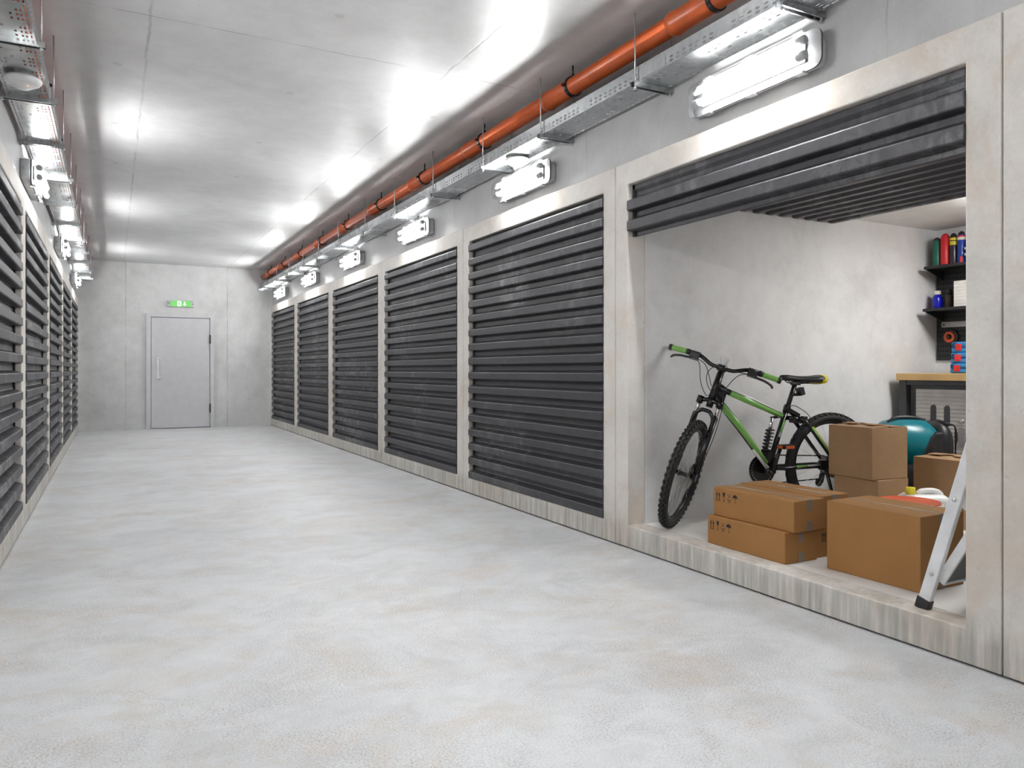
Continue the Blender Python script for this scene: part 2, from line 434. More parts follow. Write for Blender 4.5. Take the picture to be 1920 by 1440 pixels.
# the open unit
UY0, UY1, UX1, UH = 1.66, 3.774, 5.85, 2.2136
struct(MB().box(WR+.13, UX1, UY1, UY1+.12, 0, UH).obj('wall_unit_far_side', M['unit']), 'light grey side wall inside the open unit')
struct(MB().box(WR+.13, UX1, UY0-.09, UY0, 0, UH).obj('wall_unit_near_side', M['sidewall']))  # unseen wall, its colour darkened to cut bounced light
struct(MB().box(UX1, UX1+.12, UY0-.09, UY1+.12, 0, UH).obj('wall_unit_back', M['unit']), 'back wall inside the open unit')
struct(MB().box(WR+.1305, UX1+.12, UY0-.09, UY1+.12, UH, UH+.1).obj('ceiling_unit', M['unit']), 'white ceiling inside the open unit')
struct(MB().box(WR+.1305, UX1, UY0, UY1, 0, SILL).obj('floor_unit', M['unitfloor']), 'raised concrete floor inside the open unit')

# ------------------------------------------------------------------ steel door and exit sign on the far wall
d = bpy.data.objects.new('door_1', None); COL.objects.link(d); d.location = (1.143, YEND, 0)
struct(d, 'plain grey steel door in the far wall')
def L(mb, o=(1.143, YEND, 0)): return mb.xf(Matrix.Translation(-Vector(o)))
fr = MB(); T = .055
fr.box(.553, .633, YEND-T, YEND, 0, 2.150); fr.box(1.665, 1.738, YEND-T, YEND, 0, 2.150); fr.box(.633, 1.665, YEND-T, YEND, 2.09, 2.150)
L(fr).obj('door_frame', M['doorframe'], d, bevel=.006)
L(MB().box(.640, 1.660, YEND-.035, YEND, .012, 2.083)).obj('door_leaf', M['door'], d, bevel=.004)
hm = MB(); hy = YEND-.085
hm.tube(spline([(.80,YEND-.035,1.30),(.765,hy+.01,1.318),(.75,hy,1.29),(.75,hy,.97),(.765,hy+.01,.942),(.80,YEND-.035,.958)], 6), .011, 8)
L(hm).obj('pull_handle', M['whiteplastic'], d)
for z in (1.69, .37):
    hb = MB(); hb.tube([(1.662, YEND-.062, z-.085), (1.662, YEND-.062, z+.085)], .013, 8); L(hb).obj('hinge', M['black'], d)
sx, sz = 1.146, 2.352
s = thing('exit_sign', 'lit green emergency exit sign above the grey steel door', 'sign', (sx, YEND, sz))
MB().box(-.235, .235, -.045, 0, -.062, .062).obj('housing', M['lampbase'], s, bevel=.012)
MB().box(-.178, .178, -.052, -.044, -.055, .055).obj('sign_panel', M['signgreen'], s)
pg = MB()
pg.box(-.062, .008, -.0535, -.0515, -.050, .050)                       # the white doorway
yA = -.0535
pg.add([(.055,yA,.040),(.079,yA,.040),(.079,yA,-.004),(.104,yA,-.004),(.067,yA,-.042),(.030,yA,-.004),(.055,yA,-.004)], [tuple(range(7))])
pg.obj('pictogram', M['signwhite'], s, recalc=False)
rm = MB(); yB = -.0545                                                   # running figure in the doorway
rm.add([(-.030+.008*math.cos(t*PI/4), yB, .030+.008*math.sin(t*PI/4)) for t in range(8)], [tuple(range(8))])
def strip(mb, pts, w, y):
    for (x0, z0), (x1, z1) in zip(pts[:-1], pts[1:]):
        dx, dz = x1-x0, z1-z0; l = math.hypot(dx, dz); nx, nz = -dz/l*w/2, dx/l*w/2
        mb.add([(x0+nx,y,z0+nz),(x0-nx,y,z0-nz),(x1-nx,y,z1-nz),(x1+nx,y,z1+nz)], [(0,1,2,3)])
strip(rm, [(-.031,.020),(-.026,-.008)], .014, yB); strip(rm, [(-.031,.016),(-.046,.004)], .006, yB); strip(rm, [(-.031,.016),(-.012,.006)], .006, yB)
strip(rm, [(-.026,-.008),(-.010,-.022),(-.014,-.042)], .008, yB); strip(rm, [(-.026,-.008),(-.038,-.026),(-.054,-.028)], .008, yB)
rm.obj('running_figure', M['signgreen'], s, recalc=False)
for x in (-.207, .207): MB().lathe([(.009,0),(.009,.004),(.004,.006)], (x,-.045,0), (0,-1,0), 10).obj('screw', M['black'], s)

# ------------------------------------------------------------------ roller shutters
RP, RF, RD = .12535, .0535, .048     # rib pitch, front height, depth
def rib_profile(zb, z_hi, first=True):
    """outline (depth q, height z) of the ribbed curtain from zb up to z_hi, front at q = -.008"""
    pts = [(RD+.012, zb)]
    z = zb
    while z < z_hi-.03:
        pts += [(-.004, z), (-.008, z+.004), (-.008, z+RF), (-.004, z+RF+.004), (RD-.004, z+RF+.021), (RD, z+RF+.025)]
        zt = min(z+RP, z_hi); pts.append((RD, zt)); z += RP
    pts = [p for p in pts if p[1] <= z_hi+1e-6]
    pts += [(RD+.012, z_hi)]
    return pts
GR_R, GR_L = 'right row of closed shutters', 'left row of closed shutters'
W_ = HALF
def shutter(side, label, group):
    t = thing('roller_shutter', label, 'shutter', (side_x(side, 0), 0, 0), 0, group)
    a, b = W_+.001, PITCH-W_-.001
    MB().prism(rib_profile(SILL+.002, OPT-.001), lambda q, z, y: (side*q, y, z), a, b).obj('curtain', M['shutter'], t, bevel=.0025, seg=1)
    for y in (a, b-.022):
        MB().box(min(side*.036, side*.044), max(side*.036, side*.044), y, y+.022, SILL+.002, OPT-.001).obj('edge_strip', M['rail'], t)  # thin dark strip at each end of the curtain, over the valleys
    return t
ordn = ['first', 'second', 'third', 'fourth', 'fifth', 'sixth', 'seventh', 'eighth', 'ninth', 'tenth', 'eleventh', 'twelfth', 'thirteenth']
labR = ['closed dark ribbed shutter directly beside the open storage unit, largest closed one',
        'closed dark ribbed shutter second beyond the open unit on the right wall',
        'closed dark ribbed shutter third beyond the open unit on the right wall',
        'closed dark ribbed shutter fourth beyond the open unit on the right wall',
        'closed dark ribbed shutter at the far end of the right wall, by the end wall']
pr_ = None
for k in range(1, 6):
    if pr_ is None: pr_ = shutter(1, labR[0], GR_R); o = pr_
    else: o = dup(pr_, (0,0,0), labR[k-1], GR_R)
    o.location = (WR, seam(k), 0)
labL = ['closed dark ribbed shutter nearest on the left wall, only its far part in view',
        'closed dark ribbed shutter second along the left wall, below the nearest left lamp',
        'closed dark ribbed shutter third along the left wall', 'closed dark ribbed shutter fourth along the left wall',
        'closed dark ribbed shutter at the far end of the left wall']
pl_ = None
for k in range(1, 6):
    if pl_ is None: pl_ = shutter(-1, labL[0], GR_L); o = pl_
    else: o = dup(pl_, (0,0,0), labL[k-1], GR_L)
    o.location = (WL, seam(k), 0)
# the raised one
t = thing('roller_shutter', 'raised dark ribbed shutter of the open unit, folded back under its ceiling', 'shutter', (WR, seam(0), 0))
a, b = W_+.001, PITCH-W_-.001
poly = [(RD+.012, 1.917), (RD, 1.917)]
for z in (1.948, 2.073):
    poly += [(RD, z), (-.006, z), (-.010, z+.004), (-.010, z+.058), (-.006, z+.062), (RD-.004, z+.084), (RD, z+.088)]
poly += [(RD, 2.185), (RD-.012, 2.205), (RD-.012, OPT-.002), (RD+.06, OPT-.002)]
poly += [(RD+.06, 2.12), (RD+.012, 2.09)]
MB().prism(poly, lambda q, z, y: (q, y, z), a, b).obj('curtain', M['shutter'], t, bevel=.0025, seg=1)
poly = [(.105, 2.206), (.105, 2.195)]
x = .15
while x < 1.80:
    poly += [(x, 2.195), (x+.018, 2.162), (x+.060, 2.162), (x+.064, 2.195)]; x += .1255
xe = x-.1255+.064
poly += [(xe, 2.206)]
MB().prism(poly, lambda q, z, y: (q, y, z), a+.004, b-.004).obj('folded_section', M['shutter'], t)
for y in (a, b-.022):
    MB().box(.036, .044, y, y+.022, 1.917, OPT-.002).obj('edge_strip', M['rail'], t)  # same dark end strips on the raised curtain

# ------------------------------------------------------------------ twin-tube wall lights
LZ = 2.533
def wall_light(side, label, group, n=0):
    """origin on the wall face at the lamp's middle; +X of the local frame leads away from the wall"""
    t = thing('wall_light', label, 'light', (0,0,0), 0, group)
    H = .415
    def yz(x, y0, y1, z0, z1, r): return [(x, p, q) for p, q in rrect(y0, y1, z0, z1, r, 5)]
    loft(MB(), [yz(0,-H-.045,H-.03,-.066,.066,.03), yz(.012,-H-.055,H-.022,-.072,.072,.034), yz(.058,-H-.055,H-.015,-.072,.072,.034), yz(.060,-H-.050,H-.018,-.070,.070,.034)]).obj('housing', M['lampbase'], t)
    loft(MB(), [yz(.060,-H,H,-.088,.088,.045), yz(.070,-H,H,-.088,.088,.045)], caps=True).obj('flange', M['gasket'], t)
    cv = MB(); loft(cv, [yz(.0705,-H+.004,H-.004,-.084,.084,.043), yz(.085,-H+.008,H-.008,-.080,.080,.042), yz(.135,-H+.028,H-.028,-.068,.068,.04), yz(.150,-H+.05,H-.05,-.052,.052,.03)], caps=False)
    b = len(cv.v); ring = yz(.150,-H+.05,H-.05,-.052,.052,.03); cv.add(ring, [tuple(range(len(ring)))], True)
    cv.obj('clear_cover', M['cover'], t)
    MB().box(.071, .080, -H+.08, H-.08, -.050, .050).obj('reflector', M['tray_white'], t, bevel=.003)
    for z in (-.033, .033):
        MB().lathe([(.008,-.325),(.016,-.318),(.016,.318),(.008,.325)], (.112,0,z), (0,1,0), 12).obj('tube', M['tube'], t)
        for y in (-1, 1):
            MB().lathe([(.019,0),(.021,.008),(.021,.045),(.014,.05)], (.112,y*.318,z), (0,y,0), 12).obj('lampholder', M['socket'], t)
    for y in (-.30, 0, .30):
        for z in (-1, 1):
            mb = MB(); mb.box(.050, .088, y-.028, y+.028, min(z*.084, z*.097), max(z*.084, z*.097)); mb.obj('clip', M['steel'], t, bevel=.003)
    MB().lathe([(.014,0),(.014,.012),(.006,.014)], (.032,-H-.055,0), (0,-1,0), 10).obj('cable_gland', M['lampbase'], t)
    return t
grpR, grpL = 'twin-tube lights along the right wall', 'twin-tube lights along the left wall'
proto = wall_light(1, 'twin-tube wall light above the open storage unit', grpR)
XR, XL = WR+SET, WL-SET
proto.location = (XR, 2.725, LZ); proto.rotation_euler = (0,0,PI)
namesR = ['twin-tube wall light above the largest closed right shutter, under the round smoke detector'] + \
    ['twin-tube wall light above the %s closed shutter beyond the open unit, right wall' % ordn[k-1] for k in (2,3,4)] + \
    ['small twin-tube wall light at the far right corner by the end wall']
for k in range(1, 6): dup(proto, (XR, 2.725+PITCH*k, LZ), namesR[k-1], grpR, PI)
for y in (.385,): dup(proto, (XR, y, LZ), 'twin-tube wall light on the right wall nearer than the open unit', grpR, PI)
for y, lb in ((6.82, 'nearest twin-tube wall light on the left wall, seen end on'), (10.36, 'second twin-tube wall light on the left wall, seen end on'),
              (13.95, 'farthest twin-tube wall light on the left wall, near the end wall')):
    dup(proto, (XL, y, LZ), lb, grpL, 0)
for y in (3.28, -.26): dup(proto, (XL, y, LZ), 'twin-tube wall light on the left wall nearer than the first cable tray bracket', grpL, 0)
# lamp inside the open unit
ul = thing('ceiling_lamp', 'flat ceiling lamp inside the open storage unit', 'light', (5.02, 2.30, UH))
MB().box(-.16, .16, -.50, .50, -.03, 0).obj('lamp_body', M['whiteplastic'], ul, bevel=.006)
MB().box(-.15, .15, -.49, .49, -.095, -.0305).obj('diffuser', M['unitlamp'], ul)

# ------------------------------------------------------------------ cable trays
TZ0, TZ1 = 2.703, 2.789
def tray(side, xa, xb, y0, y1, label):
    """xa = corridor edge, xb = wall edge"""
    t = thing('cable_tray', label, 'cable tray', ((xa+xb)/2, y0, TZ0))
    w = abs(xb-xa)/2; sgn = 1 if xb > xa else -1
    U = .05; cuts = []
    y = 0
    while y < y1-y0-1e-4: cuts.append((y, y+U*.46, y+U)); y += U
    rows = [(-w, -w+.010, 0), (-w+.010, -w+.017, 1), (-w+.017, -w+.028, 0), (-w+.028, -w+.037, 2), (-w+.037, -w+.045, 0), (-w+.045, -w+.054, 2), (-w+.054, -w+.070, 0),
            (-w+.070, -w+.080, 3), (-w+.080, w-.097, 0), (w-.097, w-.085, 4), (w-.085, w-.060, 0), (w-.060, w-.053, 3), (w-.053, w-.040, 0), (w-.040, w-.034, 2), (w-.034, w-.017, 0), (w-.017, w-.010, 1), (w-.010, w, 0)]
    mb = MB()
    def quad(x0, x1, ya, yb): mb.add([(sgn*x0,ya,0),(sgn*x1,ya,0),(sgn*x1,yb,0),(sgn*x0,yb,0)], [(0,1,2,3)])
    for i, (a, m, b) in enumerate(cuts):
        for x0, x1, kind in rows:
            hole = kind == 1 or (kind == 2 and i % 4 != 3) or (kind == 3 and i % 4 in (1, 2)) or (kind == 4 and i % 4 == 0)
            if kind == 1: quad(x0, x1, m, m+.014) ; continue
            quad(x0, x1, m, b)
            if not hole: quad(x0, x1, a, m)
    bo = mb.obj('tray_floor', M['galv'], t, solid=.0015)
    sd = MB(); hgt = TZ1-TZ0
    rowsz = [(0, .012, 0), (.012, .023, 1), (.023, .033, 0), (.033, .044, 1), (.044, hgt-.012, 0)]
    for xs in (-w, w):
        for i, (a, m, b) in enumerate(cuts):
            for z0, z1, kind in rowsz:
                sd.add([(sgn*xs,m,z0),(sgn*xs,b,z0),(sgn*xs,b,z1),(sgn*xs,m,z1)], [(0,1,2,3)])
                if not (kind and i % 12 not in (10, 11)): sd.add([(sgn*xs,a,z0),(sgn*xs,m,z0),(sgn*xs,m,z1),(sgn*xs,a,z1)], [(0,1,2,3)])
        inn = xs*(1-.08)
        sd.add([(sgn*xs,0,hgt-.012),(sgn*xs,y1-y0,hgt-.012),(sgn*xs,y1-y0,hgt),(sgn*xs,0,hgt)], [(0,1,2,3)])
        sd.add([(sgn*xs,0,hgt),(sgn*xs,y1-y0,hgt),(sgn*inn,y1-y0,hgt),(sgn*inn,0,hgt)], [(0,1,2,3)])
    sd.obj('tray_side', M['galv'], t, solid=.0015)
    for yj in (3.26, 6.26, 9.26, 12.26):
        if y0 < yj < y1: MB().box(min(-sgn*(w+.003), -sgn*w), max(-sgn*(w+.003), -sgn*w), yj-y0-.10, yj-y0+.10, .004, hgt-.014).obj('joint_plate', M['galv'], t)
    return t
RXA, RXB = 2.59, 2.80
LXA, LXB = -.33, -.545
tray(1, RXA, RXB, 1.6, YEND-.02, 'perforated galvanised cable tray hung along the right wall under the orange pipe')
tray(-1, LXA, LXB, 2.6, YEND-.02, 'perforated galvanised cable tray hung along the left wall')
def hanger(side, xa, xb, label, group):
    t = thing('tray_hanger', label, 'bracket', (0,0,0), 0, group)
    x0, x1 = min(xa, xb), max(xa, xb)
    r = MB()
    r.box(x0, x1, -.0205, -.0185, -.030, -.001); r.box(x0, x1, .0185, .0205, -.030, -.001); r.box(x0, x1, -.0205, .0205, -.003, -.001)
    r.box(x0, x1, -.0205, -.012, -.030, -.028); r.box(x0, x1, .012, .0205, -.030, -.028)
    r.obj('rail', M['galv'], t)
    ex = xa+.018*(1 if xb > xa else -1)
    MB().tube([(ex,0,-.045), (ex,0,HC-TZ0)], .0045, 6).obj('threaded_rod', M['steel'], t)
    MB().lathe([(.009,-.040),(.009,-.031)], (ex,0,0), (0,0,1), 6, False).obj('nut', M['steel'], t)
    ex = xb-.010*(1 if xb > xa else -1)
    MB().tube([(ex,0,-.045), (ex,0,HC-TZ0)], .0045, 6).obj('threaded_rod', M['steel'], t)
    MB().lathe([(.009,-.040),(.009,-.031)], (ex,0,0), (0,0,1), 6, False).obj('nut', M['steel'], t)
    return t
ysR = [2.36, 3.404, 4.454, 5.36, 6.405, 7.462, 8.501, 9.66, 10.72, 11.70, 12.74, 13.80, 14.852, 15.50]
g = 'trapeze hangers under the right cable tray'
ph = None
for i, y in enumerate(ysR):
    lb = 'galvanised tray hanger with threaded rods under the right cable tray, %s from the near end' % (ordn[i] if i < 13 else 'last')
    if ph is None: ph = hanger(1, 2.558, 2.835, lb, g); o = ph
    else: o = dup(ph, (0,0,0), lb, g)
    o.location = (0, y, TZ0)
ysL = [3.36, 4.36, 5.25, 6.25, 7.35, 8.45, 9.55, 10.65, 11.75, 12.85, 13.95, 15.05]
g = 'trapeze hangers under the left cable tray'; ph = None
for i, y in enumerate(ysL):
    lb = 'galvanised tray hanger with threaded rods under the left cable tray, %s from the near end' % ordn[i]
    if ph is None: ph = hanger(-1, -.29, -.575, lb, g); o = ph
    else: o = dup(ph, (0,0,0), lb, g)
    o.location = (0, y, TZ0)
# round smoke detectors under the trays
def detector(label, loc):
    t = thing('smoke_detector', label, 'smoke detector', loc)
    MB().lathe([(.070,.0),(.072,-.012),(.090,-.013),(.093,-.020),(.090,-.030),(.080,-.042),(.064,-.050),(.058,-.050),(.055,-.056),(.036,-.058),(.033,-.068),(.02,-.071),(.0001,-.072)], (0,0,0), (0,0,1), 32).obj('detector_body', M['whiteplastic'], t)
    MB().lathe([(.0001,-.004),(.0035,-.002),(.004,.003)], (.026,-.030,-.0585), (0,0,1), 8).obj('indicator_light', M['led'], t)
    return t
detector('round white smoke detector under the right cable tray', (2.705, 5.03, TZ0-.001))
detector('round white smoke detector under the left cable tray', (-.432, 4.90, TZ0-.001))

# ------------------------------------------------------------------ orange drain pipes
def drain(x, z, y0, y1, first, label):
    t = thing('drain_pipe', label, 'pipe', (x, y0, z))
    R = .055
    MB().lathe([(R,0),(R,y1-y0)], (0,0,0), (0,1,0), 28).obj('pipe', M['orange'], t)
    y = first
    while y < y1-.03:
        if y-.33 > y0:
            a = y-y0
            e = min(a, y1-y0)
            MB().lathe([(R+.0005,a-.345),(R+.006,a-.33),(R+.006,a-.05),(R+.011,a-.045),(R+.012,a-.03),(R+.011,a-.008),(R+.004,a-.002),(R+.0005,a)], (0,0,0), (0,1,0), 28).obj('pipe_socket', M['orange'], t)
            c = MB(); yc = a-.33
            c.lathe([(R+.006,yc-.012),(R+.012,yc-.012),(R+.012,yc+.012),(R+.006,yc+.012)], (0,0,0), (0,1,0), 28, False)
            c.box(-.006, .006, yc-.010, yc+.010, R+.008, R+.03); c.box(-.085, -.058, yc-.010, yc+.010, -.008, .008); c.box(.058, .085, yc-.010, yc+.010, -.008, .008)
            c.tube([(0,yc,R+.02), (0,yc,HC-z)], .006, 6)
            c.obj('pipe_clamp', M['blackm'], t)
        y += 1.325
    return t
drain(2.66, 2.947, 1.2, YEND, 1.86, 'orange plastic drain pipe with black clamps along the right ceiling corner')
drain(-.43, 2.947, 2.4, YEND, 2.10, 'orange plastic drain pipe partly hidden above the left cable tray')

# ------------------------------------------------------------------ cardboard boxes
def print_marks(mb, o, ux, uz, hgt):
    """transport symbols: two up arrows, glass, care mark, umbrella; drawn on a plane just off the box"""
    o, ux, uz = Vector(o), Vector(ux), Vector(uz)
    def P(x, z): return o+ux*(x*hgt)+uz*(z*hgt)
    def poly(pts): mb.add([P(*p) for p in pts], [tuple(range(len(pts)))])
    def seg(p, q, w):
        dx, dz = q[0]-p[0], q[1]-p[1]; l = math.hypot(dx, dz); nx, nz = -dz/l*w/2, dx/l*w/2
        poly([(p[0]+nx,p[1]+nz),(p[0]-nx,p[1]-nz),(q[0]-nx,q[1]-nz),(q[0]+nx,q[1]+nz)])
    for x in (.18, .55):
        poly([(x-.14,.62),(x+.14,.62),(x,1.0)]); seg((x,.14),(x,.64),.11)
    seg((.0,.04),(.73,.04),.07)
    poly([(1.05,1.0),(1.42,1.0),(1.40,.72),(1.30,.52),(1.17,.52),(1.07,.72)]); seg((1.235,.54),(1.235,.1),.06); seg((1.10,.08),(1.37,.08),.07)
    poly([(2.02+.09*math.cos(i*PI/5), .62+.09*math.sin(i*PI/5)) for i in range(10)])
    for i in range(4): seg((1.74+.14*i, .9-.03*(i % 2)), (1.80+.14*i, .78), .05)
    pts = [(1.72,.42),(1.86,.26),(2.02,.20),(2.18,.26),(2.32,.42)]
    for p, q in zip(pts[:-1], pts[1:]): seg(p, q, .08)
    seg((1.85,.05),(2.2,.05),.06)
    poly([(2.62+.36*math.cos(i*PI/8)+.25, .60+.36*math.sin(i*PI/8)) for i in range(9)]); seg((2.87,.62),(2.87,.12),.05); seg((2.87,.10),(2.96,.06),.05); seg((2.96,.06),(3.0,.16),.04)
    return mb
def carton(label, cx, cy, z, lx, ly, lz, rz=0, tape=True, marks=0, group=None, mat='card', marks_near=False):
    t = thing('cardboard_box', label, 'box', (cx, cy, z), rz, group)
    hx, hy = lx/2, ly/2
    MB().box(-hx, hx, -hy, hy, 0, lz).obj('box_body', M[mat], t, bevel=.004)
    # the meeting line of the flaps along Y on the top
    if tape:
        w = .019
        MB().box(-w, w, -hy-.0006, hy+.0006, lz-.001, lz+.0007).obj('tape_strip', M['tape'], t)
        for s_ in (-1, 1):
            MB().box(-w, w, s_*hy-.0008, s_*hy+.0008, lz-.055, lz+.0007).obj('tape_end', M['tape_end'], t)
            MB().box(-w, w, s_*hy-.0008, s_*hy+.0008, .0, .05).obj('tape_end', M['tape_end'], t)
        MB().box(-.0012, .0012, -hy, hy, lz, lz+.0012).obj('flap_seam', M['seamline'], t)
    if marks:
        mb = MB(); print_marks(mb, (-hx-.0010, hy-.018, lz-.072), (0,-1,0), (0,0,1), marks); mb.obj('transport_marks', M['ink'], t, recalc=False)
    if marks_near:
        mb = MB(); print_marks(mb, (-hx-.0010+.04, -hy-.001, lz-.075), (1,0,0), (0,0,1), .048); mb.obj('transport_marks', M['ink'], t, recalc=False)
    return t
gb = 'taped brown cartons by the sill'
carton('long brown carton on the floor by the sill, bottom of front stack, dark transport symbols', 3.030, 2.925, SILL, .225, .545, .155, 0, True, .050, gb)
carton('long brown carton lying on top of the front stack, symbols on its long face', 3.058, 2.905, SILL+.156, .222, .550, .155, .018, True, .050, gb)
carton('long brown carton on the floor behind the front stack, mostly hidden', 3.275, 2.945, SILL, .222, .545, .155, -.01, True, .050, gb, 'card', True)
carton('long brown carton on top of the rear stack, behind the front one', 3.300, 2.950, SILL+.156, .222, .545, .155, .02, True, 0, gb)
carton('large plain brown carton standing behind the white ladder foot', 3.206, 2.279, SILL, .312, .475, .328, .012, True, 0, gb)
# dull kraft boxes further in
def kraft(label, cx, cy, z, lx, ly, lz, rz=0, flaps=False, slots=True):
    t = thing('cardboard_box', label, 'box', (cx, cy, z), rz, 'dull kraft boxes at the back')
    hx, hy = lx/2, ly/2
    MB().box(-hx, hx, -hy, hy, 0, lz).obj('box_body', M['kraft'], t, bevel=.003)
    if flaps:
        for sx_ in (-1, 1):
            m = MB(); m.add([(sx_*hx,-hy*.98,lz+.001),(sx_*hx,hy*.98,lz+.001),(sx_*.006,hy*.98,lz+.012+.006*sx_),(sx_*.006,-hy*.98,lz+.007)], [(0,1,2,3)])
            m.obj('flap', M['kraft'], t, solid=.004)
        m = MB(); m.prism([(-.04,0),(.06,.0),(.02,.09),(-.03,.07)], lambda p, q, z: (p-.02, q-hy*.6, z), lz+.012, lz+.016); m.obj('flap_tab', M['kraft'], t)
        m = MB(); m.prism([(-.04,0),(.06,.0),(.03,.08),(-.03,.09)], lambda p, q, z: (p-.03, q+hy*.3, z), lz+.014, lz+.018); m.obj('flap_tab', M['kraft'], t)
    return t
kraft('dull kraft box on the floor carrying the upper kraft box', 4.105, 3.065, SILL, .285, .30, .306, .02)
kraft('dull kraft box with folded flaps stacked on another, hiding the bike wheel', 4.100, 3.085, SILL+.3075, .295, .325, .305, -.07, True)
kraft('dull kraft box standing right of the stacked pair, behind the jerrycan', 4.655, 2.885, SILL, .34, .32, .408, .0, True)

# ------------------------------------------------------------------ bucket and jerrycan
t = thing('paint_bucket', 'white bucket with a red-orange lid behind the large carton', 'bucket', (3.60, 2.47, SILL))
MB().lathe([(.120,0),(.124,.004),(.146,.262),(.158,.264),(.159,.280),(.154,.283),(.149,.279)], (0,0,0), (0,0,1), 40).obj('bucket_body', M['jerry'], t)
MB().lathe([(.146,.274),(.148,.284),(.146,.290),(.138,.286),(.02,.284),(.0001,.284)], (0,0,0), (0,0,1), 40).obj('lid', M['redorange'], t)
MB().tube([(-.02,-.150,.255),(.05,-.168,.18),(.10,-.15,.13),(.146,-.05,.20),(.150,0,.255)], .003, 6).obj('handle', M['steel'], t)
t = thing('jerrycan', 'milky white plastic jerrycan with yellow cap behind the bucket', 'canister', (4.17, 2.77, SILL), -.46)
def jr(z, hx, hy, r): return [(p, q, z) for p, q in rrect(-hx, hx, -hy, hy, r, 5)]
loft(MB(), [jr(0,.115,.075,.03), jr(.01,.125,.085,.035), jr(.20,.125,.085,.035), jr(.222,.118,.076,.032), jr(.236,.10,.06,.03)]).obj('can_body', M['jerry'], t)
MB().tube(spline([(-.035,0,.232),(-.01,0,.250),(.05,0,.254),(.085,0,.246),(.105,0,.226)], 6), .017, 10).obj('carry_handle', M['jerry'], t)
MB().lathe([(.024,.230),(.024,.240),(.027,.241),(.027,.272),(.024,.275),(.0001,.275)], (-.075,0,0), (0,0,1), 18).obj('screw_cap', M['yellow'], t)

# ------------------------------------------------------------------ step ladder leaning on the unit's near wall
t = thing('step_ladder', 'white step ladder leaning inside the open unit, partly behind the post', 'ladder', (2.87, 1.915, SILL))
dirv = Vector((0, -.286, .958)); prp = Vector((0, .958, .286))
RL = .80
for x, nm in ((0, 'rail'), (.40, 'rail')):
    m = MB(); m.obox(Vector((x+.012, 0, 0))+dirv*(RL/2+.03), (1,0,0), prp, dirv, .0125, .0245, RL/2); m.obj('rail', M['alu'], t, bevel=.004)
    m = MB(); m.obox(Vector((x+.012, 0, 0))+dirv*.024+Vector((0,.002,-.004)), (1,0,0), prp, dirv, .0155, .028, .024); m.obj('rubber_foot', M['black'], t, bevel=.003)
    for s_ in (.155, .475):
        m = MB(); m.lathe([(.008,0),(.008,.003),(.004,.005)], Vector((x-.001, 0, 0))+dirv*s_, (-1,0,0), 10); m.obj('rivet', M['steel'], t)
for s_ in (.135, .455):
    base = dirv*s_+Vector((0,-.026,-.002)); arm = Vector((0, -.50, .866)); up = Vector((0, .866, .50))
    for x in (.034, .378):
        m = MB(); m.obox(base+arm*.105+Vector((x,0,0)), (1,0,0), arm, up, .008, .118, .019); m.obj('tread_arm', M['alu'], t, bevel=.003)
    m = MB(); m.obox(base+arm*.105-up*.012+Vector((.206,0,0)), (1,0,0), arm, up, .164, .108, .003); m.obj('tread', M['tread'], t)
    m = MB(); m.obox(base-arm*.008-up*.010+Vector((.206,0,0)), (1,0,0), arm, up, .176, .006, .011); m.obj('tread_edge', M['alu'], t, bevel=.002)

# ------------------------------------------------------------------ workbench and what stands on it
BX0, BX1, BYL, BYR = 5.25, 5.845, 3.705, 2.10
t = thing('workbench', 'workbench with beech top and charcoal steel frame at the back wall', 'workbench', (BX0, BYL, SILL))
o0 = (BX0, BYL, SILL)
def B(mb): return mb.xf(Matrix.Translation(-Vector(o0)))
B(MB().box(BX0, BX1, BYR, BYL, 1.020, 1.072)).obj('worktop', M['wood'], t, bevel=.004)
for y in (BYL-.062, BYR+.004):
    for x in (BX0+.03, BX1-.09):
        B(MB().box(x, x+.06, y, y+.058, SILL, 1.0195)).obj('leg', M['benchsteel'], t, bevel=.003)
B(MB().box(BX0+.035, BX0+.06, BYR+.062, BYL-.062, .985, 1.0195)).obj('front_rail', M['benchsteel'], t, bevel=.002)
cab = B(MB().box(BX0+.07, BX1-.04, BYR+.08, BYL-.10, SILL+.05, .985)).obj('cabinet', M['benchsteel'], t)
for (ya, yb) in ((3.192, 3.582), (2.79, 3.182), (2.30, 2.78)):
    m = MB(); n_ = 26
    z0, z1 = SILL+.09, .955
    xs = BX0+.062
    for i in range(n_):
        za, zb = z0+(z1-z0)*i/n_, z0+(z1-z0)*(i+1)/n_
        m.add([(xs,ya,za),(xs,yb,za),(xs-.004,yb,za+.004),(xs-.004,ya,za+.004),(xs,ya,zb),(xs,yb,zb)], [(0,1,2,3),(3,2,5,4)])
    o = B(m).obj('cabinet_door', M['louvre'], t, solid=.004, recalc=False)
    m = MB(); m.lathe([(.016,0),(.016,.004),(.008,.008),(.0001,.008)], (xs-.006, ya+.045, .735), (-1,0,0), 14)
    B(m).obj('lock', M['steel'], o)
    m = MB(); m.prism(rrect(ya+.025, ya+.065, .56, .69, .018, 5), lambda p, q, x: (x, p, q), xs-.010, xs-.002); B(m).obj('recessed_pull', M['ruler'], o)
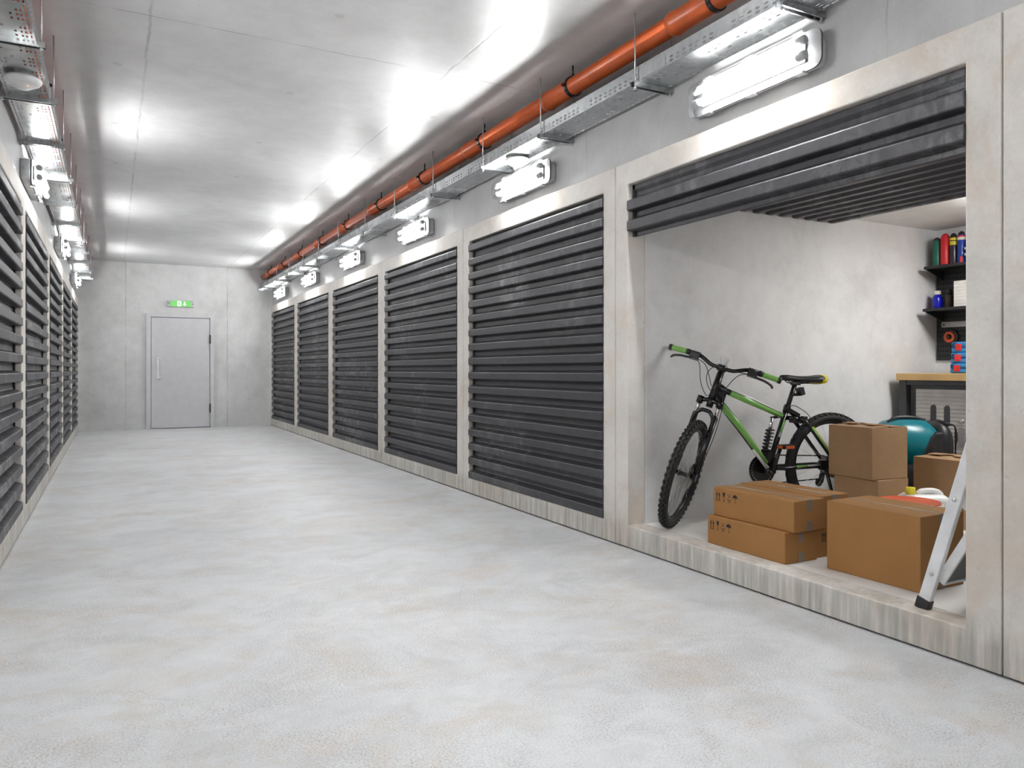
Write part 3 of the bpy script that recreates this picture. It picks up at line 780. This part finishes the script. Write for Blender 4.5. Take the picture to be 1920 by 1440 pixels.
# pegboard with its shelves
t = thing('pegboard', 'black slotted pegboard with two shelves on the unit back wall', 'pegboard', (UX1, 3.0, 1.17))
PX = UX1-.018
def Q(mb): return mb.xf(Matrix.Translation(-Vector((UX1, 3.0, 1.17))))
Q(MB().box(PX, UX1-.001, 2.30, 3.762, 1.174, 2.122)).obj('board', M['peg'], t, bevel=.003)
m = MB(); y = 3.745
sl = 0
while y > 3.30:
    z = 1.20
    while z < 2.10:
        m.box(PX-.0006, PX+.001, y-.004, y+.004, z, z+.020); z += .038
    y -= .020
Q(m).obj('slots', M['slot'], t)['kind'] = 'stuff'
for z, xf_ in ((1.900, 5.585), (1.572, 5.570)):
    Q(MB().box(xf_, PX, 2.35, 3.705, z-.012, z)).obj('shelf', M['peg'], t, bevel=.002)
    Q(MB().box(xf_, xf_+.004, 2.35, 3.705, z-.022, z-.012)).obj('shelf_lip', M['peg'], t)
    m = MB(); m.prism([(xf_, z-.012), (PX, z-.012), (PX, z-.095)], lambda p, q, yy: (p, yy, q), 3.701, 3.705); Q(m).obj('shelf_bracket', M['peg'], t)
# on the upper shelf
def can(name, label, cat, x, y, z, body, bmat, capmat, extra=(), group='bottles on the upper shelf'):
    t = thing(name, label, cat, (x, y, z), 0, group)
    r, hh = body
    MB().lathe([(r*.96,0),(r,.004),(r,hh*.86),(r*.90,hh*.885),(r*.86,hh*.89)], (0,0,0), (0,0,1), 22).obj('can_body', M[bmat], t)
    MB().lathe([(r*.86,hh*.89),(r*.84,hh*.92),(r*.62,hh*.965),(r*.42,hh*.985),(r*.25,hh),(.0001,hh)], (0,0,0), (0,0,1), 22).obj('cap', M[capmat], t)
    for nm, mt, a_, b_ in extra:
        MB().lathe([(r*1.005,hh*a_),(r*1.012,hh*a_+.0005),(r*1.012,hh*b_-.0005),(r*1.005,hh*b_)], (0,0,0), (0,0,1), 22).obj(nm, M[mt], t)
    return t
SZ = 1.9005
can('spray_can', 'dark green can with black cap, leftmost on the upper shelf', 'can', 5.70, 3.672, SZ, (.030,.232), 'greencan', 'black')
can('spray_can', 'plain red can beside the dark green one on the upper shelf', 'can', 5.70, 3.606, SZ, (.0335,.252), 'red', 'red')
can('spray_can', 'charcoal can with yellow bands at its top on the upper shelf', 'can', 5.70, 3.540, SZ, (.0275,.245), 'darkcan', 'black', (('label_band','yellow',.62,.74),('label_band','yellow',.77,.85)))
c_ = can('spray_can', 'blue can with cream and red collar on the upper shelf', 'can', 5.70, 3.479, SZ, (.0285,.250), 'navy', 'black', (('label_band','cream',.73,.82),('label_band','red',.82,.865)))
MB().obox((-.0248,-.0140,.034), (-.87,-.49,0), (.49,-.87,0), (0,0,1), .0022, .009, .022).obj('label_patch', M['red'], c_)
t = thing('spray_bottle', 'black bottle with steel fittings at the right end of the upper shelf', 'bottle', (5.70, 3.405, SZ), 0, 'bottles on the upper shelf')
MB().lathe([(.032,0),(.034,.004),(.034,.15),(.024,.19),(.014,.20),(.014,.225),(.0001,.226)], (0,0,0), (0,0,1), 20).obj('bottle_body', M['black'], t)
for z in (.055, .10): MB().box(-.040, -.028, -.004, .030, z, z+.022).obj('clasp', M['chrome'], t, bevel=.004)
# on the lower shelf
SZ = 1.5725
t = thing('bottle', 'cobalt blue bottle with white cap on the lower shelf', 'bottle', (5.70, 3.668, SZ), 0, 'bottles on the lower shelf')
MB().lathe([(.034,0),(.036,.004),(.036,.075),(.030,.098),(.022,.108),(.022,.112)], (0,0,0), (0,0,1), 22).obj('bottle_body', M['cobalt'], t)
MB().lathe([(.024,.112),(.025,.114),(.025,.140),(.022,.143),(.0001,.143)], (0,0,0), (0,0,1), 18).obj('cap', M['cream'], t)
t = thing('bottle', 'dark brown bottle with black cap behind the blue bottle', 'bottle', (5.71, 3.580, SZ), 0, 'bottles on the lower shelf')
MB().lathe([(.026,0),(.028,.004),(.028,.100),(.022,.108)], (0,0,0), (0,0,1), 22).obj('bottle_body', M['brown'], t)
MB().lathe([(.020,.108),(.020,.145),(.017,.148),(.0001,.148)], (0,0,0), (0,0,1), 18).obj('cap', M['black'], t)
for i in range(8):
    z = SZ+.0245*i
    t = thing('flat_box', 'flat white box on the lower shelf, %s from the bottom of its stack' % ordn[i], 'box', (5.69, 3.389, z), 0, 'flat white boxes stacked on the lower shelf')
    MB().box(-.075, .10, -.098, .098, 0, .0238).obj('box_body', M['paper'], t, bevel=.0015)
    if i % 2 == 1: MB().box(-.0765, -.0752, -.035, -.008, .006, .018).obj('print_patch', M['ink'], t)
# ruler and reel on the board
t = thing('ruler', 'grey steel ruler fixed across the pegboard under the lower shelf', 'ruler', (PX-.002, 3.55, 1.456))
MB().box(-.002, .001, -.25, .168, -.022, .022).obj('blade', M['ruler'], t)
MB().lathe([(.007,0),(.007,.002)], (-.002,.148,0), (-1,0,0), 10).obj('hanging_hole', M['ink'], t)
for i in range(40): pass
m = MB()
for i in range(36): m.box(-.0026, -.0018, .13-.01*i, .1312-.01*i, .022-.014*(1 if i % 5 == 0 else .6), .022)
m.obj('scale_marks', M['ink'], t)
t = thing('cable_reel', 'orange and black reel hanging on the pegboard', 'reel', (PX-.001, 3.642, 1.357))
MB().lathe([(.064,0),(.064,.012),(.060,.016),(.046,.016)], (0,0,0), (-1,0,0), 30).obj('disc', M['black'], t)
MB().lathe([(.044,.014),(.044,.026),(.040,.030),(.024,.030),(.020,.026),(.020,.014)], (0,0,0), (-1,0,0), 30).obj('hub_ring', M['redorange'], t)
MB().lathe([(.016,.012),(.016,.036),(.010,.040),(.0001,.040)], (0,0,0), (-1,0,0), 16).obj('knob', M['black'], t)
# blue organiser cases on the bench
hts = [.0745, .078, .078]; z = 1.0725
for i in range(3):
    lab = ['blue organiser case with red latch, bottom of the stack on the bench', 'blue organiser case with red latch, middle of the stack', 'blue organiser case with red latch, top of the stack'][i]
    t = thing('organiser_case', lab, 'case', (5.47+.004*i, 3.428-.003*i, z), 0, 'blue organiser cases on the bench')
    hh = hts[i]
    MB().box(0, .26, -.38, 0, 0, hh*.42).obj('case_bottom', M['cyanblue'], t, bevel=.010)
    MB().box(.004, .256, -.376, -.004, hh*.42, hh*.50).obj('seal', M['cyandark'], t)
    MB().box(0, .26, -.38, 0, hh*.50, hh).obj('case_lid', M['cyanblue'], t, bevel=.012)
    for y in (-.078, -.345):
        MB().box(-.010, .004, y-.001, y+.042, hh*.18, hh*.80).obj('latch', M['red'], t, bevel=.004)
    m = MB(); m.tube([(-.004,-.012,hh*.55),(-.005,-.018,hh*.86),(-.003,-.045,hh*.90)], .004, 6); m.obj('edge_rib', M['cyandark'], t)
    z += hh+.0005

# ------------------------------------------------------------------ teal machine behind the kraft boxes
t = thing('portable_machine', 'teal and black plastic-bodied machine behind the stacked kraft boxes', 'machine', (4.86, 3.275, SILL), math.radians(-27))
def sect(x, zc, hz, hy, n=20, e=2.6):
    r = []
    for i in range(n):
        a_ = 2*PI*i/n; c, s_ = math.cos(a_), math.sin(a_)
        r.append((x, hy*math.copysign(abs(c)**(2/e), c), zc+hz*math.copysign(abs(s_)**(2/e), s_)))
    return r
hood = [(-.245,.50,.05,.10),(-.235,.49,.09,.135),(-.19,.475,.135,.16),(-.10,.46,.165,.175),(.05,.455,.17,.178),(.15,.455,.165,.172),(.215,.44,.145,.155),(.245,.42,.12,.135)]
loft(MB(), [sect(x_, zc, hz, hy) for x_, zc, hz, hy in hood]).obj('hood', M['teal'], t)
loft(MB(), [sect(.235,.44,.13,.14), sect(.26,.46,.15,.15), sect(.33,.46,.16,.145), sect(.385,.44,.135,.12), sect(.41,.42,.10,.09)]).obj('rear_housing', M['black'], t)
m = MB(); m.prism([(-.05,.02),(.235,.02),(.235,.545),(.17,.545),(.11,.51),(.055,.44),(.01,.36),(-.03,.22)], lambda p, q, y: (p, y, q), -.180, .180); m.obj('vent_panel', M['black'], t, bevel=.012)
m = MB()
for i in range(7): m.box(.09+.004*i, .16, -.1835, -.1805, .30+.024*i, .310+.024*i)
m.obj('vent_slots', M['rail'], t)
loft(MB(), [sect(-.22,.20,.19,.13), sect(-.18,.20,.20,.16), sect(.30,.20,.20,.16), sect(.34,.20,.19,.13)]).obj('base_body', M['black'], t)
MB().tube(spline([(-.20,-.03,.60),(-.12,-.03,.632),(.04,-.03,.634),(.17,-.03,.615)], 6), .014, 8).obj('carry_handle', M['black'], t)
for y, x_ in ((.03, .31), (-.10, .335)):
    m = MB(); m.prism(arc(0, .695, .024, 0, PI, 8)+[(-.024,.58),(.024,.58)], lambda p, q, w: (p+x_, y+w, q), -.008, .008); m.obj('grip_lever', M['rail'], t)
m = MB()
for i in range(3): m.tube(spline([(.30,-.10,.60-.01*i),(.38,-.13,.585),(.40+.008*i,-.12,.50),(.41,-.11,.40+.02*i),(.405,-.12,.33)], 6), .006, 6)
m.obj('power_cord', M['black'], t)
m = MB(); m.lathe([(.008,0),(.016,.012),(.018,.03),(.010,.045)], (.405,-.12,.33), (0,0,-1), 10); m.obj('plug', M['black'], t)

for o in t.children:
    for v in o.data.vertices: v.co.x = -.245+(v.co.x+.245)*.68
# ------------------------------------------------------------------ mountain bike
BA = math.radians(-10)
bike = thing('mountain_bike', 'black and green full-suspension mountain bike leaning by the unit side wall, front wheel turned', 'bicycle', (3.105, 3.555, SILL), BA)
def T_(name, p, q, r, mat, n=10, r2=None):
    return MB().tube([p, q], [r, r if r2 is None else r2], n).obj(name, M[mat], bike)
# steering frame
ang = math.atan(.40); A = Vector((math.sin(ang), 0, math.cos(ang)))
e1n = Vector((-math.cos(ang), 0, math.sin(ang))); e2n = Vector((0, 1, 0)); psi = math.radians(45)
E1 = e1n*math.cos(psi)-e2n*math.sin(psi); E2 = e2n*math.cos(psi)+e1n*math.sin(psi)
BASE = Vector((-.034, 0, .320))
def S(t_, f_=0, l_=0): return BASE+A*t_+E1*f_+E2*l_
WRAD = .335
def wheel(parent_name, C, axle, upv, rotor_side):
    axle = axle.normalized(); upv = (upv-axle*upv.dot(axle)).normalized(); fw = axle.cross(upv)
    w = bpy.data.objects.new(parent_name, None); COL.objects.link(w); w.parent = bike
    def P(a_, r, l_): return C+(fw*math.cos(a_)+upv*math.sin(a_))*r+axle*l_
    tire = MB(); n = 64
    tire.tube([P(2*PI*i/n, WRAD-.029, 0) for i in range(n)], .0265, 10, closed=True)
    kn = 52
    for i in range(kn):
        for l_, off, lean in ((-.020, 0, .75), (.020, .5, .75), (-.007, .5, 1), (.007, 0, 1)):
            a_ = 2*PI*(i+off)/kn
            rad = P(a_, 1, 0)-C; rad = rad.normalized(); tg = (-fw*math.sin(a_)+upv*math.cos(a_))
            outward = (rad*math.cos((1-lean)*2.6)+axle*(math.copysign(math.sin((1-lean)*2.6), l_))).normalized() if lean < 1 else rad
            side_ = outward.cross(tg)
            cc = P(a_, WRAD-.029, 0)+outward*.0275+axle*(l_*.35 if lean == 1 else 0)
            tire.obox(cc, tg, side_, outward, .0095, .0066, .0055)
    tire.obj('tire', M['rubber'], w)
    rim = MB(); rim.tube([P(2*PI*i/n, WRAD-.058, 0) for i in range(n)], .0115, 8, closed=True); rim.obj('rim', M['blackm'], w)
    sp = MB()
    for i in range(28):
        a_ = 2*PI*i/28; sd = 1 if i % 2 else -1; twist = .45*(1 if i % 4 < 2 else -1)
        sp.tube([P(a_+twist, .018, .028*sd), P(a_, WRAD-.062, .002*sd)], .0011, 4)
    sp.obj('spokes', M['steel'], w)
    hb = MB(); hb.lathe([(.014,-.055),(.014,-.034),(.022,-.033),(.022,-.028),(.013,-.024),(.013,.024),(.022,.028),(.022,.033),(.014,.034),(.014,.055)], C, axle, 14); hb.obj('hub', M['blackm'], w)
    rt = MB(); s_ = rotor_side
    rt.lathe([(.058,.040*s_),(.080,.040*s_),(.080,.0418*s_),(.058,.0418*s_),(.058,.040*s_)], C, axle, 36, False)
    for i in range(6):
        a_ = 2*PI*i/6; rt.tube([P(a_, .018, .041*s_), P(a_+.5, .060, .041*s_)], .003, 4)
    rt.obj('brake_disc', M['rotor'], w)
    return w
wf = wheel('front_wheel', S(0, .04), E2, A, -1)
wr = wheel('rear_wheel', Vector((1.03, 0, .342)), Vector((0,1,0)), Vector((0,0,1)), -1)
# fork
fk = MB()
for l_ in (-.062, .062):
    fk.tube([S(.0,.04,l_), S(.20,.022,l_), S(.385,.018,l_)], [.014,.017,.018], 10)
fk.tube(spline([S(.27,.03,-.064), S(.365,.045,-.058), S(.402,.052,-.030), S(.408,.053,0), S(.402,.052,.030), S(.365,.045,.058), S(.27,.03,.064)], 5), .0125, 8)
fk.obox(S(0,.04,-.066), E2, E1, A, .010, .018, .022); fk.obox(S(0,.04,.066), E2, E1, A, .010, .018, .022)
fk.obj('fork_lower', M['blackm'], bike)
for l_ in (-.062, .062):
    MB().tube([S(.385,.018,l_), S(.47,.016,l_)], .0125, 10).obj('fork_stanchion', M['chrome'], bike)
cr = MB()
for l_ in (-.062, .062): cr.tube([S(.448,.016,l_), S(.492,.016,l_)], .021, 10)
cr.tube([S(.470,.016,-.062), S(.482,.006,-.025), S(.482,.006,.025), S(.470,.016,.062)], .014, 8)
cr.tube([S(.44,0,0), S(.50,0,0)], .021, 12)
cr.obj('fork_crown', M['blackm'], bike)
cal = MB(); cal.obox(S(.075,-.005,-.050), E2, E1, A, .012, .022, .030); cal.obox(S(.07,-.012,-.070), E2, E1, A, .008, .012, .040); cal.obj('brake_caliper', M['blackm'], bike)
MB().tube([S(.055,.012,-.052), S(.10,.0,-.052)], .006, 6).obj('caliper_adjuster', M['amber'], bike)
# frame
BB = (.552, 0, .322); ST_T = (.705, 0, .735)
MB().tube([S(.485), S(.662)], [.0235,.0215], 14).obj('head_tube', M['blackm'], bike)
fr_ = MB()
fr_.tube([(.195,0,.850), (.40,0,.772), (.690,0,.655)], [.020,.020,.017], 10)
fr_.tube([(.165,0,.800), (.35,0,.600), (.556,0,.345)], [.023,.024,.021], 10)
fr_.tube([BB, ST_T], .018, 10)
fr_.tube([(.552,-.045,.322), (.552,.045,.322)], .024, 12)
fr_.prism([(.165,.80),(.205,.88),(.255,.825),(.225,.745)], lambda p, q, y: (p, y, q), -.010, .010)
fr_.prism([(.545,.34),(.60,.34),(.60,.43),(.535,.47),(.50,.42)], lambda p, q, y: (p, y, q), -.014, .014)
fr_.obj('frame', M['blackm'], bike)
st = MB()
st.tube([(.275,-.0065,.815), (.42,-.0065,.758), (.655,-.0060,.666)], [.0185,.0185,.015], 10)
st.tube([(.205,-.0065,.752), (.35,-.0070,.598), (.535,-.0065,.372)], [.0205,.0215,.018], 10)
st.obj('green_panel', M['green'], bike)
ws = MB(); ws.tube([(.245,-.004,.846), (.43,-.004,.778), (.66,-.003,.682)], [.010,.010,.007], 8)
ws.tube([(.44,-.010,.462), (.548,-.010,.338)], [.010,.014], 8)
ws.tube([(.672,-.013,.655), (.630,-.013,.535)], [.004,.009], 8)
ws.obj('white_panel', M['white'], bike)
gs = MB(); gs.tube([(.668,-.0155,.640), (.640,-.0155,.56)], [.006,.008], 8); gs.obj('green_panel', M['green'], bike)
# rear swingarm
sw = MB()
for y in (-.058, .058):
    sw.tube([(.565,y*.55,.345), (.64,y,.340), (1.03,y,.345)], [.016,.013,.011], 8)
    sw.tube([(.770,y*.8,.655), (.82,y,.605), (1.03,y,.350)], [.016,.013,.011], 8)
    sw.obox((1.03,y,.345), (1,0,0), (0,1,0), (0,0,1), .024, .005, .026)
sw.tube([(.690,-.024,.655), (.790,-.040,.640)], .014, 8); sw.tube([(.690,.024,.655), (.790,.040,.640)], .014, 8)
sw.obox((.785,0,.640), (1,0,0), (0,1,0), (0,0,1), .030, .052, .022); sw.obox((.74,0,.685), (.8,0,-.4), (0,1,0), (.4,0,.8), .045, .022, .012)
sw.obj('swingarm', M['blackm'], bike)
sp_ = MB(); sp_.tube([(.835,-.067,.595), (1.00,-.067,.393)], [.006,.006], 6); sp_.tube([(.72,-.067,.349), (.80,-.067,.352)], [.010,.007], 6); sp_.obj('green_panel', M['green'], bike)
sp2 = MB(); sp2.tube([(.80,-.067,.352), (.99,-.067,.356)], [.007,.008], 6); sp2.obj('silver_panel', M['steel'], bike)
sp3 = MB(); sp3.tube([(.848,-.068,.597), (1.008,-.068,.400)], .003, 6); sp3.obj('yellow_line', M['yellow'], bike)
# shock
sh = MB(); sh.tube([(.590,0,.655), (.690,0,.675)], .009, 6); sh.tube([(.575,0,.655), (.64,-.02,.662)], .008, 6); sh.obj('shock_link', M['blackm'], bike)
MB().tube([(.584,-.004,.655), (.568,-.004,.575)], .011, 10).obj('shock_shaft', M['chrome'], bike)
hx_ = MB(); n_ = 84; ax0, ax1 = Vector((.573,-.004,.590)), Vector((.535,-.004,.445)); dv = (ax1-ax0); dn = dv.normalized(); pv = Vector((0,1,0)); qv = dn.cross(pv)
hx_.tube([ax0+dv*(i/n_)+(pv*math.cos(i*2*PI/12)+qv*math.sin(i*2*PI/12))*.025 for i in range(n_+1)], .0045, 6); hx_.obj('shock_spring', M['blackm'], bike)
MB().tube([ax0, ax1+dn*.03], .012, 10).obj('shock_body', M['black'], bike)
# seat
MB().tube([(.698,0,.705), (.760,0,.868)], .0145, 12).obj('seat_post', M['blackm'], bike)
sc = MB(); sc.tube([(.690,0,.690), (.705,0,.732)], .021, 12); sc.tube([(.70,-.03,.722), (.70,.03,.722)], .006, 6); sc.tube([(.70,-.03,.722), (.66,-.035,.716)], .005, 6); sc.obj('seat_clamp', M['blackm'], bike)
def sad(x, hw, zt, zb, n=14):
    r = []
    for i in range(n):
        a_ = 2*PI*i/n; c, s_ = math.cos(a_), math.sin(a_)
        r.append((x, hw*c, (zt-.012 if s_ > 0 else zb+.012)+(.012 if s_ > 0 else .012)*s_+(-.012*abs(c)**3 if s_ >= 0 else 0)))
    return r
sdl = loft(MB(), [sad(.648,.010,.918,.900), sad(.655,.020,.925,.893), sad(.70,.026,.927,.890), sad(.76,.032,.920,.885), sad(.82,.050,.918,.878), sad(.88,.072,.920,.872), sad(.93,.078,.926,.872), sad(.955,.060,.925,.885)]).obj('saddle', M['black'], bike)
yb = loft(MB(), [sad(.915,.0800,.918,.864), sad(.950,.074,.927,.868), sad(.972,.055,.928,.882), sad(.980,.035,.924,.893)]).obj('saddle_tail', M['yellow'], sdl)
rl = MB()
for y in (-.02, .02): rl.tube(spline([(.69,y*.6,.892), (.73,y,.874), (.82,y,.872), (.88,y*1.6,.884)], 5), .0035, 6)
rl.obox((.765,0,.872), (1,0,0), (0,1,0), (0,0,1), .022, .022, .012); rl.obj('saddle_rails', M['blackm'], bike)
m = MB(); m.obox((.800,-.002,.820), (1,0,.3), (0,1,0), (-.3,0,1), .016, .022, .024); m.tube([(.735,0,.80), (.79,0,.80)], .010, 8); m.obj('rear_lamp', M['black'], bike)
# cranks and chain
MB().lathe([(.030,.050),(.092,.050),(.097,.051),(.097,.055),(.092,.056),(.030,.056)], (.552,0,.322), (0,1,0), 40, False).obj('chainring', M['blackm'], bike)
m = MB()
for i in range(28):
    a_ = 2*PI*i/28; m.lathe([(.0035,0),(.0035,.001)], (.552+.078*math.cos(a_), .0495, .322+.078*math.sin(a_)), (0,-1,0), 6)
m.obj('chainring_holes', M['steel'], bike)
ck = MB(); ck.tube([(.552,-.060,.322), (.566,-.072,.40), (.592,-.082,.482)], [.015,.012,.012], 8); ck.tube([(.552,.068,.322), (.512,.078,.162)], [.014,.012], 8); ck.tube([(.552,-.068,.322), (.552,.075,.322)], .014, 10); ck.obj('crank', M['blackm'], bike)
for (px, py, pz) in ((.598,-.125,.484), (.510,.125,.160)):
    pd = MB(); pd.box(px-.045, px+.045, py-.035, py-.027, pz-.012, pz+.012); pd.box(px-.045, px+.045, py+.027, py+.035, pz-.012, pz+.012)
    pd.box(px-.045, px-.035, py-.035, py+.035, pz-.012, pz+.012); pd.box(px+.035, px+.045, py-.035, py+.035, pz-.012, pz+.012); pd.tube([(px,py-.035,pz),(px,py+.045,pz)], .010, 8)
    po = pd.obj('pedal', M['black'], bike)
    rf_ = MB(); rf_.box(px-.048, px-.045, py-.024, py+.024, pz-.009, pz+.009); rf_.box(px+.045, px+.048, py-.024, py+.024, pz-.009, pz+.009); rf_.box(px-.030, px+.030, py-.038, py-.035, pz-.009, pz+.009); rf_.obj('reflector', M['amber'], po)
ch = MB(); ch.tube([(.552,.053,.416), (1.03,.050,.395)], .004, 4); ch.tube([(.552,.053,.228), (.985,.050,.245), (1.02,.050,.300)], .004, 4); ch.obj('chain', M['blackm'], bike)
cs = MB()
for i in range(6): cs.lathe([(.022,.036+.004*i),(.056-.006*i,.036+.004*i),(.056-.006*i,.038+.004*i),(.022,.038+.004*i)], (1.03,0,.342), (0,1,0), 22, False)
cs.obj('cassette', M['rotor'], bike)
dr = MB(); dr.obox((1.02,.056,.275), (.3,0,1), (0,1,0), (1,0,-.3), .055, .008, .016); dr.lathe([(.026,.045),(.026,.052)], (.985,0,.222), (0,1,0), 14, False); dr.obj('derailleur', M['black'], bike)
rc = MB(); rc.obox((.985,-.060,.385), (1,0,0), (0,1,0), (0,0,1), .022, .012, .020); rc.obox((.925,-.066,.352), (1,0,0), (0,1,0), (0,0,1), .030, .012, .030); rc.obj('brake_caliper', M['black'], bike)
ks = MB(); ks.tube([(.925,-.080,.345), (.945,-.105,.22), (.965,-.165,.012)], [.012,.010,.009], 8); ks.obj('kickstand', M['blackm'], bike)
# stem, bar, grips, levers (the bar sits a little further round than the wheel)
F1, F2 = E1, E2
psi = math.radians(56)
E1 = e1n*math.cos(psi)-e2n*math.sin(psi); E2 = e2n*math.cos(psi)+e1n*math.sin(psi)
stm = MB(); stm.tube([S(.662), S(.70)], .020, 12); stm.tube([S(.675), S(.688,.045)], .017, 10); stm.tube([S(.688,.045,-.028), S(.688,.045,.028)], .021, 10); stm.obj('stem', M['blackm'], bike)
def bar(l_):
    a_ = abs(l_); k = min(max((a_-.05)/.12, 0), 1); k = k*k*(3-2*k)
    return S(.688+.042*k, .045-.05*max(a_-.10, 0)/.25, l_)
MB().tube([bar(-.345+.69*i/40) for i in range(41)], .0125, 10).obj('handlebar', M['blackm'], bike)
for sg in (-1, 1):
    gp = MB().tube([bar(sg*(.232+.100*i/6)) for i in range(7)], .0165, 12).obj('grip', M['gripgreen'], bike)
    MB().tube([bar(sg*.330), bar(sg*.348)], .0195, 12).obj('grip_collar', M['black'], gp); MB().tube([bar(sg*.212), bar(sg*.236)], .0185, 12).obj('grip_collar', M['black'], gp)
    pdx = MB(); c0 = bar(sg*.180); dl = (bar(sg*.2)-bar(sg*.16)).normalized(); pdx.obox(c0-A*.022+E1*.012, dl, E1, A, .030, .022, .018); pdx.tube([bar(sg*.150), bar(sg*.205)], .0175, 10)
    pdx.obj('shifter', M['black'], bike)
    lv = MB(); lv.tube(spline([c0-A*.030+E1*.025, bar(sg*.215)-A*.040+E1*.036, bar(sg*.26)-A*.044+E1*.042, bar(sg*.300)-A*.054+E1*.040, bar(sg*.315)-A*.068+E1*.036], 5), [.0075]*20+[.006], 8)
    lv.obj('brake_lever', M['black'], bike)
hl = MB(); hl.lathe([(.014,0),(.017,.004),(.026,.040),(.027,.052),(.024,.056),(.0001,.057)], S(.704,.03,0), A, 16); hl.obj('head_lamp', M['clearlamp'], bike)
MB().tube(spline([bar(.165)-A*.03+E1*.03, S(.66,.06,.13), S(.56,.07,.09), S(.50,.05,.04), S(.515,-.02,.02), (.20,-.02,.77)], 7), .0025, 5).obj('cable', M['black'], bike)
MB().tube(spline([bar(.165)-A*.03+E1*.02, S(.67,.09,.10), S(.60,.10,.05), S(.56,.06,.02), S(.60,-.01,-.03), (.25,-.025,.825)], 7), .0025, 5).obj('cable', M['black'], bike)
MB().tube(spline([bar(-.16)-A*.03+E1*.02, S(.68,.09,-.06), S(.68,.10,.03), S(.62,.09,.07), S(.55,.05,.04), (.21,.02,.78)], 7), .0025, 5).obj('cable', M['black'], bike)
MB().tube(spline([bar(-.16)-A*.03+E1*.03, S(.66,.07,-.10), S(.55,.03,-.055), S(.47,-.01,-.075), S(.30,-.02,-.085), S(.12,-.01,-.075)], 7), .0025, 5).obj('cable', M['black'], bike)
MB().tube(spline([(.69,-.02,.73), (.75,-.03,.725), (.83,-.06,.65), (.80,-.06,.52), (.90,-.06,.42), (.985,-.06,.40)], 7), .0025, 5).obj('cable', M['black'], bike)
